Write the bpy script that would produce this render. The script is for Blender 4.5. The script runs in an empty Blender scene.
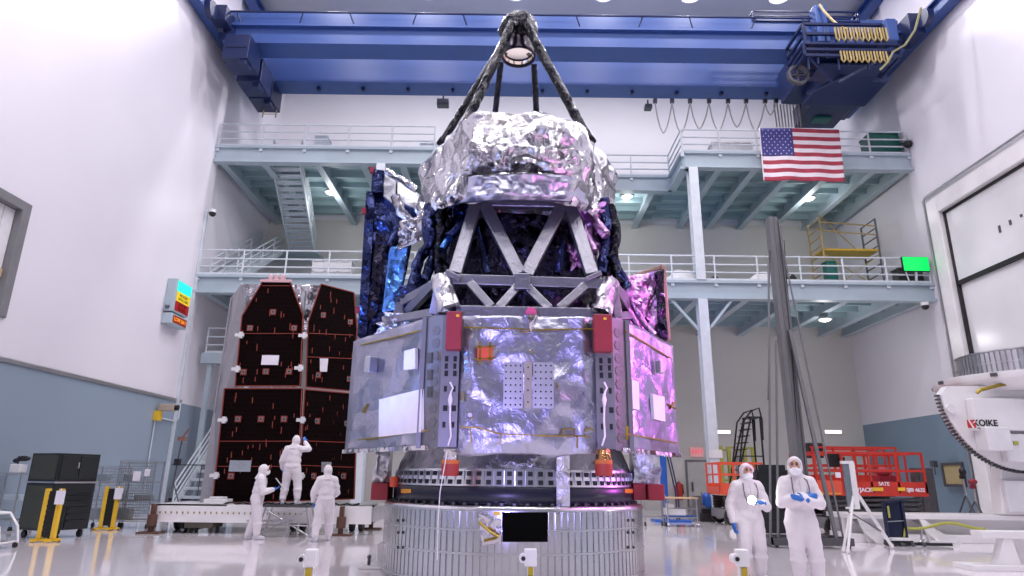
import bpy, bmesh, math, random
from mathutils import Vector, Matrix, noise
V = Vector
PI = math.pi
rnd = random.Random(11)
SC = bpy.context.scene
COL = SC.collection

# ------------------------------------------------------------------ camera
FPX = 650.0                       # focal length for a 1024 px wide frame
CAM = V((0, 0, 1.6))
PITCH = math.radians(16.3)
ROLL = 0.0122
_c, _s = math.cos(PITCH), math.sin(PITCH)
FW = V((0, _c, _s)); U0 = V((0, -_s, _c)); X0 = V((1, 0, 0))
RT = X0 * math.cos(ROLL) + U0 * math.sin(ROLL)
UP = U0 * math.cos(ROLL) - X0 * math.sin(ROLL)
def ray(u, v): return FW + RT * ((u - 512) / FPX) + UP * ((288 - v) / FPX)
def P(u, v, Y):
    d = ray(u, v); return CAM + d * (Y / d.y)
def PX(u, v, X):
    d = ray(u, v); return CAM + d * (X / d.x)
def PG(u, v, z=0.0):
    d = ray(u, v); return CAM + d * ((z - CAM.z) / d.z)
cd = bpy.data.cameras.new('camera'); cam = bpy.data.objects.new('camera', cd); COL.objects.link(cam)
cam.matrix_world = Matrix((RT.to_4d(), UP.to_4d(), (-FW).to_4d(), (0, 0, 0, 1))).transposed()
cam.matrix_world = Matrix.Translation(CAM) @ Matrix(((RT.x, UP.x, -FW.x, 0), (RT.y, UP.y, -FW.y, 0), (RT.z, UP.z, -FW.z, 0), (0, 0, 0, 1)))
cd.sensor_width = 36; cd.lens = 36 * FPX / 1024; cd.clip_end = 300
SC.camera = cam
SC.view_settings.view_transform = 'Standard'; SC.view_settings.look = 'None'
SC.view_settings.gamma = 1; SC.view_settings.use_curve_mapping = False
SC.view_settings.exposure = 0.14
SC.cycles.use_denoising = True
SC.cycles.max_bounces = 8; SC.cycles.glossy_bounces = 5; SC.cycles.diffuse_bounces = 5
SC.cycles.caustics_reflective = False; SC.cycles.caustics_refractive = False
SC.cycles.sample_clamp_indirect = 6

# ------------------------------------------------------------------ mesh builder
class MB:
    def __init__(s): s.v = []; s.f = []; s.mi = []; s.sm = []; s.m = 0
    def add(s, vs, fs, smooth=False):
        k = len(s.v); s.v += [V(p) for p in vs]
        for f in fs: s.f.append([i + k for i in f]); s.mi.append(s.m); s.sm.append(smooth)
        return s
    def box(s, c, d, R=None):
        c = V(c); vs = []
        for x in (-.5, .5):
            for y in (-.5, .5):
                for z in (-.5, .5):
                    p = V((x * d[0], y * d[1], z * d[2])); vs.append(c + (R @ p if R else p))
        return s.add(vs, [(0, 1, 3, 2), (4, 6, 7, 5), (0, 4, 5, 1), (2, 3, 7, 6), (0, 2, 6, 4), (1, 5, 7, 3)])
    def b2(s, a, b):
        a, b = V(a), V(b); return s.box((a + b) / 2, [abs(b[i] - a[i]) for i in range(3)])
    def bar(s, a, b, w, h, up=(0, 0, 1)):
        a, b = V(a), V(b); d = b - a; L = d.length
        if L < 1e-6: return s
        z = d.normalized(); u = V(up)
        if abs(z.dot(u)) > .98: u = V((0, 1, 0))
        x = u.cross(z).normalized(); y = z.cross(x)
        return s.box((a + b) / 2, (w, h, L), Matrix((x, y, z)).transposed())
    def tube(s, a, b, r0, r1=None, n=10, cap=True):
        r1 = r0 if r1 is None else r1
        return s.path([a, b], [r0, r1], n, cap)
    def path(s, pts, r, n=8, cap=True, closed=False):
        pts = [V(p) for p in pts]; m = len(pts)
        rr = r if isinstance(r, (list, tuple)) else [r] * m
        vs = []; fs = []; x = None
        for i, p in enumerate(pts):
            a = pts[(i - 1) % m] if (i or closed) else p
            b = pts[(i + 1) % m] if (i < m - 1 or closed) else p
            t = (b - a).normalized()
            if x is None:
                x = t.orthogonal().normalized()
            else:
                x = (x - t * x.dot(t))
                x = x.normalized() if x.length > 1e-6 else t.orthogonal().normalized()
            y = t.cross(x)
            for k in range(n):
                w = 2 * PI * k / n; vs.append(p + (x * math.cos(w) + y * math.sin(w)) * rr[i])
        for i in range(m if closed else m - 1):
            j = (i + 1) % m
            for k in range(n):
                l = (k + 1) % n; fs.append((i * n + k, i * n + l, j * n + l, j * n + k))
        s.add(vs, fs, True)
        if cap and not closed:
            s.add(vs[:n], [tuple(range(n - 1, -1, -1))]); s.add(vs[-n:], [tuple(range(n))])
        return s
    def lathe(s, prof, n=48, c=(0, 0, 0), a0=0, a1=2 * PI, smooth=True, fn=None, axis='z'):
        c = V(c); full = abs(a1 - a0 - 2 * PI) < 1e-6; cols = n if full else n + 1; vs = []; fs = []
        for i in range(cols):
            w = a0 + (a1 - a0) * i / n
            for j, (r, z) in enumerate(prof):
                p = V((r * math.cos(w), r * math.sin(w), z))
                if axis == 'y': p = V((p.x, z, p.y))
                if axis == 'x': p = V((z, p.x, p.y))
                if fn: p = fn(p, w, j)
                vs.append(c + p)
        m = len(prof)
        for i in range(n):
            k = (i + 1) % cols
            for j in range(m - 1): fs.append((i * m + j, k * m + j, k * m + j + 1, i * m + j + 1))
        return s.add(vs, fs, smooth)
    def prism(s, poly, vec):
        vec = V(vec); n = len(poly); vs = [V(p) for p in poly] + [V(p) + vec for p in poly]
        return s.add(vs, [tuple(range(n - 1, -1, -1)), tuple(range(n, 2 * n))] + [(i, (i + 1) % n, n + (i + 1) % n, n + i) for i in range(n)])
    def ell(s, c, r, nu=16, nv=10, R=None):
        c = V(c); vs = [];
        for j in range(nv + 1):
            t = PI * j / nv
            for i in range(nu):
                w = 2 * PI * i / nu
                p = V((r[0] * math.sin(t) * math.cos(w), r[1] * math.sin(t) * math.sin(w), r[2] * math.cos(t)))
                vs.append(c + (R @ p if R else p))
        fs = [(j * nu + i, (j + 1) * nu + i, (j + 1) * nu + (i + 1) % nu, j * nu + (i + 1) % nu) for j in range(nv) for i in range(nu)]
        return s.add(vs, fs, True)
    def grid(s, fn, nu, nv, smooth=True):
        vs = [V(fn(i / nu, j / nv)) for i in range(nu + 1) for j in range(nv + 1)]
        fs = [(i * (nv + 1) + j, (i + 1) * (nv + 1) + j, (i + 1) * (nv + 1) + j + 1, i * (nv + 1) + j + 1) for i in range(nu) for j in range(nv)]
        return s.add(vs, fs, smooth)
    def build(s, name, mat, parent=None, bevel=0, loc=None, solid=0, world=True, wn=True):
        """link as ONE mesh object; coordinates are world ones unless world=False"""
        me = bpy.data.meshes.new(name); off = V((0, 0, 0))
        if world:
            if parent is not None: off = wl(parent)
            elif loc is not None: off = V(loc)
        me.from_pydata([p - off for p in s.v], [], s.f)
        mats = mat if isinstance(mat, (list, tuple)) else [mat]
        for m in mats: me.materials.append(m)
        for p, mi, sm in zip(me.polygons, s.mi, s.sm): p.material_index = mi; p.use_smooth = sm
        anysm = any(s.sm); bm = bmesh.new(); bm.from_mesh(me); bmesh.ops.remove_doubles(bm, verts=bm.verts, dist=1e-5)
        bmesh.ops.recalc_face_normals(bm, faces=bm.faces); bm.to_mesh(me); bm.free()
        if anysm: me.set_sharp_from_angle(angle=math.radians(48))
        o = bpy.data.objects.new(name, me); COL.objects.link(o)
        if parent is not None: o.parent = parent
        elif loc is not None: o.location = loc
        if bevel:
            b = o.modifiers.new('b', 'BEVEL'); b.width = bevel; b.segments = 2; b.limit_method = 'ANGLE'
        if solid:
            b = o.modifiers.new('s', 'SOLIDIFY'); b.thickness = solid
        return o
def wl(o):
    p = V((0, 0, 0))
    while o is not None: p = p + o.location; o = o.parent
    return p
def tag(o, label, cat, group=None, kind=None):
    o['label'] = label; o['category'] = cat
    if group: o['group'] = group
    if kind: o['kind'] = kind
    return o
def thing(name, label, cat, loc, rz=0, group=None):
    o = bpy.data.objects.new(name, None); COL.objects.link(o); o.empty_display_size = .2
    o.location = loc; o.rotation_euler = (0, 0, rz); return tag(o, label, cat, group)
def struct(name, mb, m, **k):
    o = mb.build(name, m, **k); o['kind'] = 'structure'; return o
def dup(root, loc, rz, label=None):
    r = root.copy(); COL.objects.link(r); r.location = loc; r.rotation_euler = (0, 0, rz)
    if label: r['label'] = label
    for ch in list(root.children):
        c = ch.copy(); COL.objects.link(c); c.parent = r
        for g in list(ch.children):
            d = g.copy(); COL.objects.link(d); d.parent = c
    return r

# ------------------------------------------------------------------ materials
def mat(name, col, rough=.5, metal=0., var=.06, vs=3., bump=0., bs=20., emit=None, es=0., coat=0.):
    m = bpy.data.materials.new(name); m.use_nodes = True; nt = m.node_tree; N = nt.nodes; L = nt.links
    b = N['Principled BSDF']; b.inputs['Roughness'].default_value = rough; b.inputs['Metallic'].default_value = metal
    b.inputs['Base Color'].default_value = (*col, 1)
    if coat: b.inputs['Coat Weight'].default_value = coat
    tc = N.new('ShaderNodeTexCoord')
    if var:
        nz = N.new('ShaderNodeTexNoise'); nz.inputs['Scale'].default_value = vs; nz.inputs['Detail'].default_value = 4
        L.new(tc.outputs['Object'], nz.inputs['Vector'])
        mr = N.new('ShaderNodeMapRange'); mr.inputs['From Min'].default_value = .3; mr.inputs['From Max'].default_value = .7
        mr.inputs['To Min'].default_value = 1 - var; mr.inputs['To Max'].default_value = 1 + var; L.new(nz.outputs['Fac'], mr.inputs['Value'])
        mx = N.new('ShaderNodeVectorMath'); mx.operation = 'SCALE'; mx.inputs[0].default_value = col; L.new(mr.outputs['Result'], mx.inputs['Scale'])
        L.new(mx.outputs['Vector'], b.inputs['Base Color'])
    if bump:
        n2 = N.new('ShaderNodeTexNoise'); n2.inputs['Scale'].default_value = bs; n2.inputs['Detail'].default_value = 5; L.new(tc.outputs['Object'], n2.inputs['Vector'])
        bp = N.new('ShaderNodeBump'); bp.inputs['Strength'].default_value = bump; bp.inputs['Distance'].default_value = .03
        L.new(n2.outputs['Fac'], bp.inputs['Height']); L.new(bp.outputs['Normal'], b.inputs['Normal'])
    if emit: b.inputs['Emission Color'].default_value = (*emit, 1); b.inputs['Emission Strength'].default_value = es
    return m
def foil(name, col, rough=.22, k=.9, s1=2.2, s2=7., warp=.35, metal=1., bump=.5, st=(1, 1, 1)):
    """crumpled metal foil: every facet of a warped Voronoi pattern tilts the normal its own way"""
    m = bpy.data.materials.new(name); m.use_nodes = True; nt = m.node_tree; N = nt.nodes; L = nt.links
    b = N['Principled BSDF']; b.inputs['Roughness'].default_value = rough; b.inputs['Metallic'].default_value = metal; b.inputs['Base Color'].default_value = (*col, 1)
    tc = N.new('ShaderNodeTexCoord'); geo = N.new('ShaderNodeNewGeometry')
    nz = N.new('ShaderNodeTexNoise'); nz.inputs['Scale'].default_value = 1.7; nz.inputs['Detail'].default_value = 3; L.new(tc.outputs['Object'], nz.inputs['Vector'])
    sub = N.new('ShaderNodeVectorMath'); sub.operation = 'SCALE'; sub.inputs['Scale'].default_value = warp; L.new(nz.outputs['Color'], sub.inputs[0])
    ad = N.new('ShaderNodeVectorMath'); ad.operation = 'ADD'; L.new(tc.outputs['Object'], ad.inputs[0]); L.new(sub.outputs['Vector'], ad.inputs[1])
    mu = N.new('ShaderNodeVectorMath'); mu.operation = 'MULTIPLY'; mu.inputs[1].default_value = st; L.new(ad.outputs['Vector'], mu.inputs[0]); ad = mu
    acc = geo.outputs['Normal']
    for sc, kk in ((s1, k), (s2, k * .55)):
        vo = N.new('ShaderNodeTexVoronoi'); vo.inputs['Scale'].default_value = sc; L.new(ad.outputs['Vector'], vo.inputs['Vector'])
        s = N.new('ShaderNodeVectorMath'); s.operation = 'SUBTRACT'; s.inputs[1].default_value = (.5, .5, .5); L.new(vo.outputs['Color'], s.inputs[0])
        q = N.new('ShaderNodeVectorMath'); q.operation = 'SCALE'; q.inputs['Scale'].default_value = kk; L.new(s.outputs['Vector'], q.inputs[0])
        a2 = N.new('ShaderNodeVectorMath'); a2.operation = 'ADD'; L.new(acc, a2.inputs[0]); L.new(q.outputs['Vector'], a2.inputs[1]); acc = a2.outputs['Vector']
    nn = N.new('ShaderNodeVectorMath'); nn.operation = 'NORMALIZE'; L.new(acc, nn.inputs[0])
    n2 = N.new('ShaderNodeTexNoise'); n2.inputs['Scale'].default_value = 9; n2.inputs['Detail'].default_value = 6; n2.inputs['Distortion'].default_value = .8; L.new(ad.outputs['Vector'], n2.inputs['Vector'])
    bp = N.new('ShaderNodeBump'); bp.inputs['Strength'].default_value = bump; bp.inputs['Distance'].default_value = .05
    L.new(n2.outputs['Fac'], bp.inputs['Height']); L.new(nn.outputs['Vector'], bp.inputs['Normal']); L.new(bp.outputs['Normal'], b.inputs['Normal'])
    return m
M = {}
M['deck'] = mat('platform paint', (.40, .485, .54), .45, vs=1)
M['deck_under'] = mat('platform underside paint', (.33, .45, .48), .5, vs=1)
M['rail'] = mat('railing paint', (.62, .67, .72), .4)
M['crane'] = mat('crane blue paint', (.045, .095, .30), .42, vs=.6)
M['crane_dark'] = mat('crane navy paint', (.012, .022, .085), .4)
M['black'] = mat('black rubber', (.012, .012, .014), .5)
M['black_gloss'] = mat('black screen', (.002, .002, .002), .75); M['black_gloss'].node_tree.nodes['Principled BSDF'].inputs['Specular IOR Level'].default_value = .04
M['white'] = mat('white enamel', (.80, .78, .79), .3, vs=1)
M['white_plastic'] = mat('white plastic', (.75, .74, .76), .35)
M['frame_grey'] = mat('grey frame paint', (.20, .20, .21), .45)
M['steel'] = mat('brushed steel', (.55, .55, .57), .3, metal=.9)
M['alu'] = mat('aluminium', (.72, .72, .74), .28, metal=1., vs=5)
M['dark_steel'] = mat('dark steel', (.12, .12, .13), .4, metal=.6)
M['mast'] = mat('grey mast paint', (.21, .21, .22), .35, metal=.3)
M['yellow'] = mat('safety yellow', (.80, .50, .03), .4)
M['yellow_dull'] = mat('scaffold yellow', (.50, .38, .16), .5)
M['yellow_green'] = mat('yellow green paint', (.42, .42, .08), .5)
M['red'] = mat('lift red paint', (.55, .035, .02), .38)
M['orange_red'] = mat('lift orange paint', (.75, .10, .05), .4)
M['cover_red'] = mat('red cover', (.29, .024, .042), .5, bump=.1)
M['flag_red'] = mat('flag red', (.40, .05, .08), .8, vs=2, var=.2)
M['flag_white'] = mat('flag white', (.85, .78, .82), .8)
M['flag_blue'] = mat('flag blue', (.06, .06, .25), .8)
M['green'] = mat('green plastic', (.01, .14, .11), .4)
M['green_lit'] = mat('lit green screen', (.0, .3, .05), .4, emit=(.0, .85, .12), es=1.0)
M['cabinet'] = mat('cabinet green black', (.011, .015, .016), .45)
M['cabinet_side'] = mat('cabinet side', (.042, .046, .034), .5)
M['suit'] = mat('clean room suit', (.76, .71, .75), .75, bump=.7, bs=7, var=.03)
M['mask'] = mat('face mask', (.82, .82, .88), .7)
M['skin'] = mat('skin', (.50, .29, .22), .55)
M['eye'] = mat('eye', (.03, .02, .02), .3)
M['glove'] = mat('blue glove', (.03, .16, .55), .45)
M['shoe'] = mat('shoe cover', (.62, .60, .66), .7)
M['strap'] = mat('grey strap', (.10, .09, .10), .6)
M['wood'] = mat('pale wood', (.55, .38, .22), .6)
M['rust'] = mat('brown jack', (.10, .045, .03), .6)
M['blue'] = mat('blue paint', (.02, .10, .42), .4)
M['tape'] = mat('amber tape', (.34, .24, .03), .3, metal=.5, var=.3, vs=8)
M['patch'] = mat('white sticker', (.84, .80, .88), .5)
M['grid_grey'] = mat('perforated plate', (.23, .23, .245), .42, metal=.5)
M['hole'] = mat('dark hole', (.006, .006, .008), .6)
M['truss'] = mat('taped truss', (.29, .285, .325), .33, metal=.85, bump=.5, bs=14, var=.1)
M['concrete'] = mat('beige', (.5, .48, .44), .6)
M['silver'] = foil('silver foil', (.60, .59, .63), .22, 1.05, 2.2, 6.5, st=(1.2, 1.2, .75))
M['silver_flat'] = foil('taut silver foil', (.47, .47, .59), .34, .36, 1.2, 3.0, bump=.26)
M['silver_soft'] = foil('grey foil', (.52, .52, .56), .34, .5, 2.5, 7)
M['navy_foil'] = foil('dark blue foil', (.035, .045, .12), .16, .75, 2.2, 7)
M['blue_foil'] = foil('blue foil', (.12, .30, .75), .2, .55, 2., 5)
M['black_foil'] = foil('black foil', (.020, .018, .034), .18, .8, 5, 12)
M['wrap'] = foil('black wrap', (.03, .03, .036), .25, .9, 9, 22)
M['violet_foil'] = foil('purple foil', (.58, .36, .62), .34, .8, 4, 10)
# ------------------------------------------------------------------ the hall
XL, XR, YB, YF, ZC = -15.0, 20.0, 38.0, -13.0, 27.5
YE = 29.9                                          # where the near walls end
def wallmat(name, white, paint, split, rough=.36):
    m = bpy.data.materials.new(name); m.use_nodes = True; nt = m.node_tree; N = nt.nodes; L = nt.links
    b = N['Principled BSDF']; b.inputs['Roughness'].default_value = rough
    g = N.new('ShaderNodeNewGeometry'); sx = N.new('ShaderNodeSeparateXYZ'); L.new(g.outputs['Position'], sx.inputs[0])
    gt = N.new('ShaderNodeMath'); gt.operation = 'GREATER_THAN'; gt.inputs[1].default_value = split; L.new(sx.outputs['Z'], gt.inputs[0])
    nz = N.new('ShaderNodeTexNoise'); nz.inputs['Scale'].default_value = .35; nz.inputs['Detail'].default_value = 3; L.new(g.outputs['Position'], nz.inputs['Vector'])
    mr = N.new('ShaderNodeMapRange'); mr.inputs['To Min'].default_value = .94; mr.inputs['To Max'].default_value = 1.04; L.new(nz.outputs['Fac'], mr.inputs['Value'])
    mx = N.new('ShaderNodeMix'); mx.data_type = 'RGBA'; L.new(gt.outputs[0], mx.inputs['Factor'])
    mx.inputs['A'].default_value = (*paint, 1); mx.inputs['B'].default_value = (*white, 1)
    sc = N.new('ShaderNodeVectorMath'); sc.operation = 'SCALE'; L.new(mx.outputs['Result'], sc.inputs[0]); L.new(mr.outputs['Result'], sc.inputs['Scale'])
    L.new(sc.outputs['Vector'], b.inputs['Base Color'])
    # wide wall panels: very shallow joints
    return m
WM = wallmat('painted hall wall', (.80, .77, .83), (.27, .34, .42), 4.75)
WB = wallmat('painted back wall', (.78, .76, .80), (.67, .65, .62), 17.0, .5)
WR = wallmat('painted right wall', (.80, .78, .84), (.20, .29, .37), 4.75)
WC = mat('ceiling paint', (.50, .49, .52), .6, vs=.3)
FM = mat('white epoxy floor', (.80, .75, .79), .09, vs=.5, var=.03, coat=.3)
struct('floor', MB().b2((XL - .8, YF, -.2), (XR + .8, YB + .3, 0)), FM)
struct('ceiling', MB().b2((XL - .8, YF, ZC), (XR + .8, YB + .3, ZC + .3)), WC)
struct('wall_back', MB().b2((XL - .8, YB, 0), (XR + .8, YB + .3, ZC)), WB)
struct('wall_front', MB().b2((XL - .8, YF - .3, 0), (XR + .8, YF, ZC)), mat('end wall darkened for reflections', (.10, .11, .14), .6, vs=.3))  # unseen end wall, its dark tone chosen to darken the foil reflections
# left wall with its window opening
wt = PX(29, 205, XL); wb_ = PX(5, 317, XL)
wy1 = (wt.y + wb_.y) / 2 - .28; wz1 = wt.z - .25; wz0 = wb_.z + .2; wy0 = wy1 - 4.2
w = MB(); w.b2((XL - .4, YF, 0), (XL, wy0, ZC)); w.b2((XL - .4, wy1, 0), (XL, YE, ZC)); w.b2((XL - .4, wy0, 0), (XL, wy1, wz0)); w.b2((XL - .4, wy0, wz1), (XL, wy1, ZC))
struct('wall_left', w, WM)
w = MB(); w.b2((XL - .75, YE, 0), (XL - .25, YB, ZC)); struct('wall_left_back', w, WM)
# right wall with a tall door opening
d1 = PX(943, 212, XR); d0 = PX(958, 283, XR)
dY1 = d1.y; dZ1 = d1.z; dY0 = dY1 - 9.5
w = MB(); w.b2((XR, YF, 0), (XR + .4, dY0, ZC)); w.b2((XR, dY1, 0), (XR + .4, YE, ZC)); w.b2((XR, dY0, dZ1), (XR + .4, dY1, ZC))
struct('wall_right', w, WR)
w = MB(); w.b2((XR + .25, YE, 0), (XR + .75, YB, ZC)); struct('wall_right_back', w, WR)
# dado trim
struct('trim_1', MB().b2((XL, YF, 4.72), (XL + .05, YE, 4.84)), M['alu'])
struct('trim_2', MB().b2((XR - .05, dY1 + .9, 4.72), (XR, YE, 4.82)), M['steel'])
# window
win = struct('window_1', MB().b2((XL - .2, wy0, wz0), (XL - .17, wy1, wz1)), mat('window blind', (.62, .60, .60), .35, var=.12, vs=1.2))
f = MB()
for a, b in (((wy0 - .25, wz0 - .25), (wy0 + .04, wz1 + .25)), ((wy1 - .04, wz0 - .25), (wy1 + .28, wz1 + .25)), ((wy0 - .25, wz0 - .25), (wy1, wz0 + .04)), ((wy0, wz1 - .04), (wy1, wz1 + .25))):
    f.b2((XL - .39, a[0], a[1]), (XL + .09, b[0], b[1]))
fr = f.build('window_frame', M['frame_grey'], win, bevel=.02)
f = MB()
for k in range(9): f.b2((XL - .17, wy0 + .05 + k * .46, wz0 + .06), (XL - .14, wy0 + .46 + k * .46, wz1 - .06))
f.build('vertical_blind', M['white_plastic'], win)
f = MB(); f.b2((XL - .14, wy1 - .45, wz0 + .9), (XL - .06, wy1 - .1, wz0 + 1.15)); f.build('window_latch', M['wood'], win)
# the big door: two leaves, raised frame, dark gaskets
door = struct('door_1', MB().b2((XR + .12, dY0, 0), (XR + .2, dY1, dZ1)), mat('door panel', (.74, .74, .76), .22, vs=.4))
f = MB()
f.b2((XR - .25, dY1, 0), (XR + .1, dY1 + .75, dZ1 + .75)); f.b2((XR - .25, dY0 - .75, 0), (XR + .1, dY0, dZ1 + .75)); f.b2((XR - .25, dY0, dZ1), (XR + .1, dY1, dZ1 + .75))
f.build('door_frame', M['white'], door, bevel=.04)
f = MB(); f.b2((XR - .02, dY1 - .12, 0), (XR + .12, dY1, dZ1)); f.b2((XR - .02, dY0, 0), (XR + .12, dY0 + .12, dZ1)); f.b2((XR - .02, dY0, dZ1 - .12), (XR + .12, dY1, dZ1))
dm = PX(958, 283, XR).z; f.b2((XR - .02, dY0, dm - .09), (XR + .12, dY1, dm + .09)); f.build('door_gasket', M['black'], door)
f = MB(); f.b2((XR + .04, dY0 + .12, dm + .09), (XR + .125, dY1 - .12, dZ1 - .12)); f.build('door_leaf', door.data.materials[0], door)
f = MB()
for k in range(3): f.b2((XR, dY1 - 3.1 - k * .6, dZ1 - 2.2 + .1 * k), (XR + .06, dY1 - 3.0 - k * .6, dZ1 - 1.9))
f.build('door_bracket', M['dark_steel'], door)
cy, cz = dY1 + 1.05, dZ1 + 1.1
tag(MB().path([(XR - .12, dY0 - .8, cz), (XR - .12, cy - .15, cz), (XR - .12, cy, cz - .15), (XR - .12, cy, .02)], .06, 8).build('conduit_pipe', M['steel']),
    'thin grey conduit pipe running round the frame of the big white door', 'pipe')

# ------------------------------------------------------------------ mezzanine decks
def fascia(mb, a, b, z0, z1, ny):       # an I-beam along a-b, z0..z1
    a, b = V(a), V(b); h = z1 - z0; n = V(ny)
    for z, w_, t in ((z1 - .06, .42, .12), (z0 + .06, .42, .12), ((z0 + z1) / 2, .10, h - .2)):
        mb.bar(a + V((0, 0, z)), b + V((0, 0, z)), t if w_ < .2 else t, w_, up=(0, 0, 1)) if False else mb.b2((min(a.x, b.x) - (w_ / 2 if n.x else 0), min(a.y, b.y) - (w_ / 2 if n.y else 0), z - t / 2), (max(a.x, b.x) + (w_ / 2 if n.x else 0), max(a.y, b.y) + (w_ / 2 if n.y else 0), z + t / 2))
def railing(name, label, pts, z, parent=None, h=1.25, step=2.05):
    """posts and three rails along a polyline at deck level z"""
    t = thing(name, label, 'railing', (pts[0][0], pts[0][1], z))
    r = MB()
    for a, b in zip(pts[:-1], pts[1:]):
        for q in (.42, .82, h): r.tube((a[0], a[1], z + q), (b[0], b[1], z + q), .042, n=8)
        r.b2((min(a[0], b[0]) - .02, min(a[1], b[1]) - .02, z), (max(a[0], b[0]) + .02, max(a[1], b[1]) + .02, z + .12))
    r.build('rails', M['rail'], t)
    for a, b in zip(pts[:-1], pts[1:]):
        A, B = V((a[0], a[1], 0)), V((b[0], b[1], 0)); n = max(1, round((B - A).length / step))
        for k in range(n + 1):
            if k == 0 and a is not pts[0]: continue
            p = A + (B - A) * k / n
            q = MB().tube((p.x, p.y, z - .25), (p.x, p.y, z + h), .045, n=8); q.box((p.x, p.y, z - .12), (.16, .09, .3)); q.build('post', M['rail'], t)
    return t
YD = 29.6; NX0, NX1, NY = -4.0, 8.6, 32.4       # front edge, notch of the upper deck
def girders(name, xs, y0f, z, t):
    for x in xs:
        y0 = y0f(x); b = MB(); b.b2((x - .05, y0, z - .75), (x + .05, YB - .02, z - .12)); b.b2((x - .17, y0, z - .82), (x + .17, YB - .02, z - .74)); b.build('girder', M['deck'], t)
def joists(mb, x0, x1, y0, z, st=1.25):
    y = y0 + st
    while y < YB - .2:
        mb.b2((x0, y - .05, z - .42), (x1, y + .05, z - .12)); y += st
up = thing('mezzanine_platform', 'upper blue-grey steel mezzanine deck with U-shaped notch, flag hanging from it', 'platform', (2, YB, 17.5))
b = MB(); z = 17.5
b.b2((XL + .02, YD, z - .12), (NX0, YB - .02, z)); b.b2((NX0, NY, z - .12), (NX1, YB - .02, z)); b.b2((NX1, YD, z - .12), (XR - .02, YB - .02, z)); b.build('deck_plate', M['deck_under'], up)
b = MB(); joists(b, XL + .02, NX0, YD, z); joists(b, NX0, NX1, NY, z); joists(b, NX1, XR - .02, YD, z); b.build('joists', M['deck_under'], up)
b = MB(); fascia(b, (XL + .02, YD, 0), (NX0, YD, 0), z - .9, z, (0, 1, 0)); b.build('edge_beam', M['deck'], up)
b = MB(); fascia(b, (NX1, YD, 0), (XR - .02, YD, 0), z - .9, z, (0, 1, 0)); b.build('edge_beam', M['deck'], up)
b = MB(); fascia(b, (NX0, NY, 0), (NX1, NY, 0), z - .9, z, (0, 1, 0)); b.build('edge_beam', M['deck'], up)
for x in (NX0, NX1): b = MB(); fascia(b, (x, YD, 0), (x, NY, 0), z - .9, z, (1, 0, 0)); b.build('edge_beam', M['deck'], up)
girders('g', [XL + .3, -12.6, -9.9, -7.6, -5.6, -2.6, 0, 2.6, 5.2, 7.6, 10.4, 12.2, 14.2, 16.2, 18.2, 19.8], lambda x: NY if NX0 < x < NX1 else YD, z, up)
lo = thing('mezzanine_platform', 'lower blue-grey steel mezzanine deck carrying the lit green screen at its right end', 'platform', (2, YB, 10.7))
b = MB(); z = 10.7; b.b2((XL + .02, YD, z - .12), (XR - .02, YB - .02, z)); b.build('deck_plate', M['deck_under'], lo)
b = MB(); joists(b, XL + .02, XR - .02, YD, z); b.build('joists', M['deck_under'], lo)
b = MB(); fascia(b, (XL + .02, YD, 0), (XR - .02, YD, 0), z - .9, z, (0, 1, 0)); b.build('edge_beam', M['deck'], lo)
girders('g', [XL + .3, -12.3, -9.6, -6.9, -4.2, -1.5, 1.2, 3.9, 6.5, 8.9, 11.2, 13.6, 16, 18.4, 19.8], lambda x: YD, z, lo)
railing('guard_railing', 'grey guard railing along left wing of upper deck', [(XL + .1, YD - .1), (NX0, YD - .1)], 17.5)
railing('guard_railing', 'grey guard railing around notch and right wing of upper deck, behind the flag', [(NX0 + .1, NY - .1), (NX1 - .1, NY - .1), (NX1 - .1, YD - .1), (XR - .1, YD - .1)], 17.5)
railing('guard_railing', 'grey guard railing along front edge of lower deck', [(XL + .1, YD - .1), (XR - .1, YD - .1)], 10.7)
# steel columns
for x, lb in ((8.95, 'tall pale grey steel column right of the telescope'), (-6.6, 'steel column under the decks behind the solar panels')):
    t = thing('steel_column', lb, 'column', (x, YD, 0))
    for zz0, zz1 in ((.04, 9.78), (10.72, 16.58)):
        b = MB(); b.b2((x - .22, YD - .26, zz0), (x + .22, YD - .2, zz1)); b.b2((x - .22, YD + .2, zz0), (x + .22, YD + .26, zz1)); b.b2((x - .06, YD - .2, zz0), (x + .06, YD + .2, zz1)); b.build('shaft', M['rail'], t)
    MB().b2((x - .4, YD - .4, 0), (x + .4, YD + .4, .05)).build('base_plate', M['deck'], t)
    b = MB(); b.bar((x - .2, YD, 8.3), (x - 1.4, YD, 9.75), .12, .12); b.bar((x + .2, YD, 8.3), (x + 1.4, YD, 9.75), .12, .12); b.build('knee_brace', M['deck'], t)
b = MB().b2((9.0 - .3, YD - .29, 2.55), (9.0 + .3, YD - .265, 2.9)); tag(b.build('sign_board', M['white_plastic']), 'small white sign board on the tall pale column', 'sign')
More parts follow.
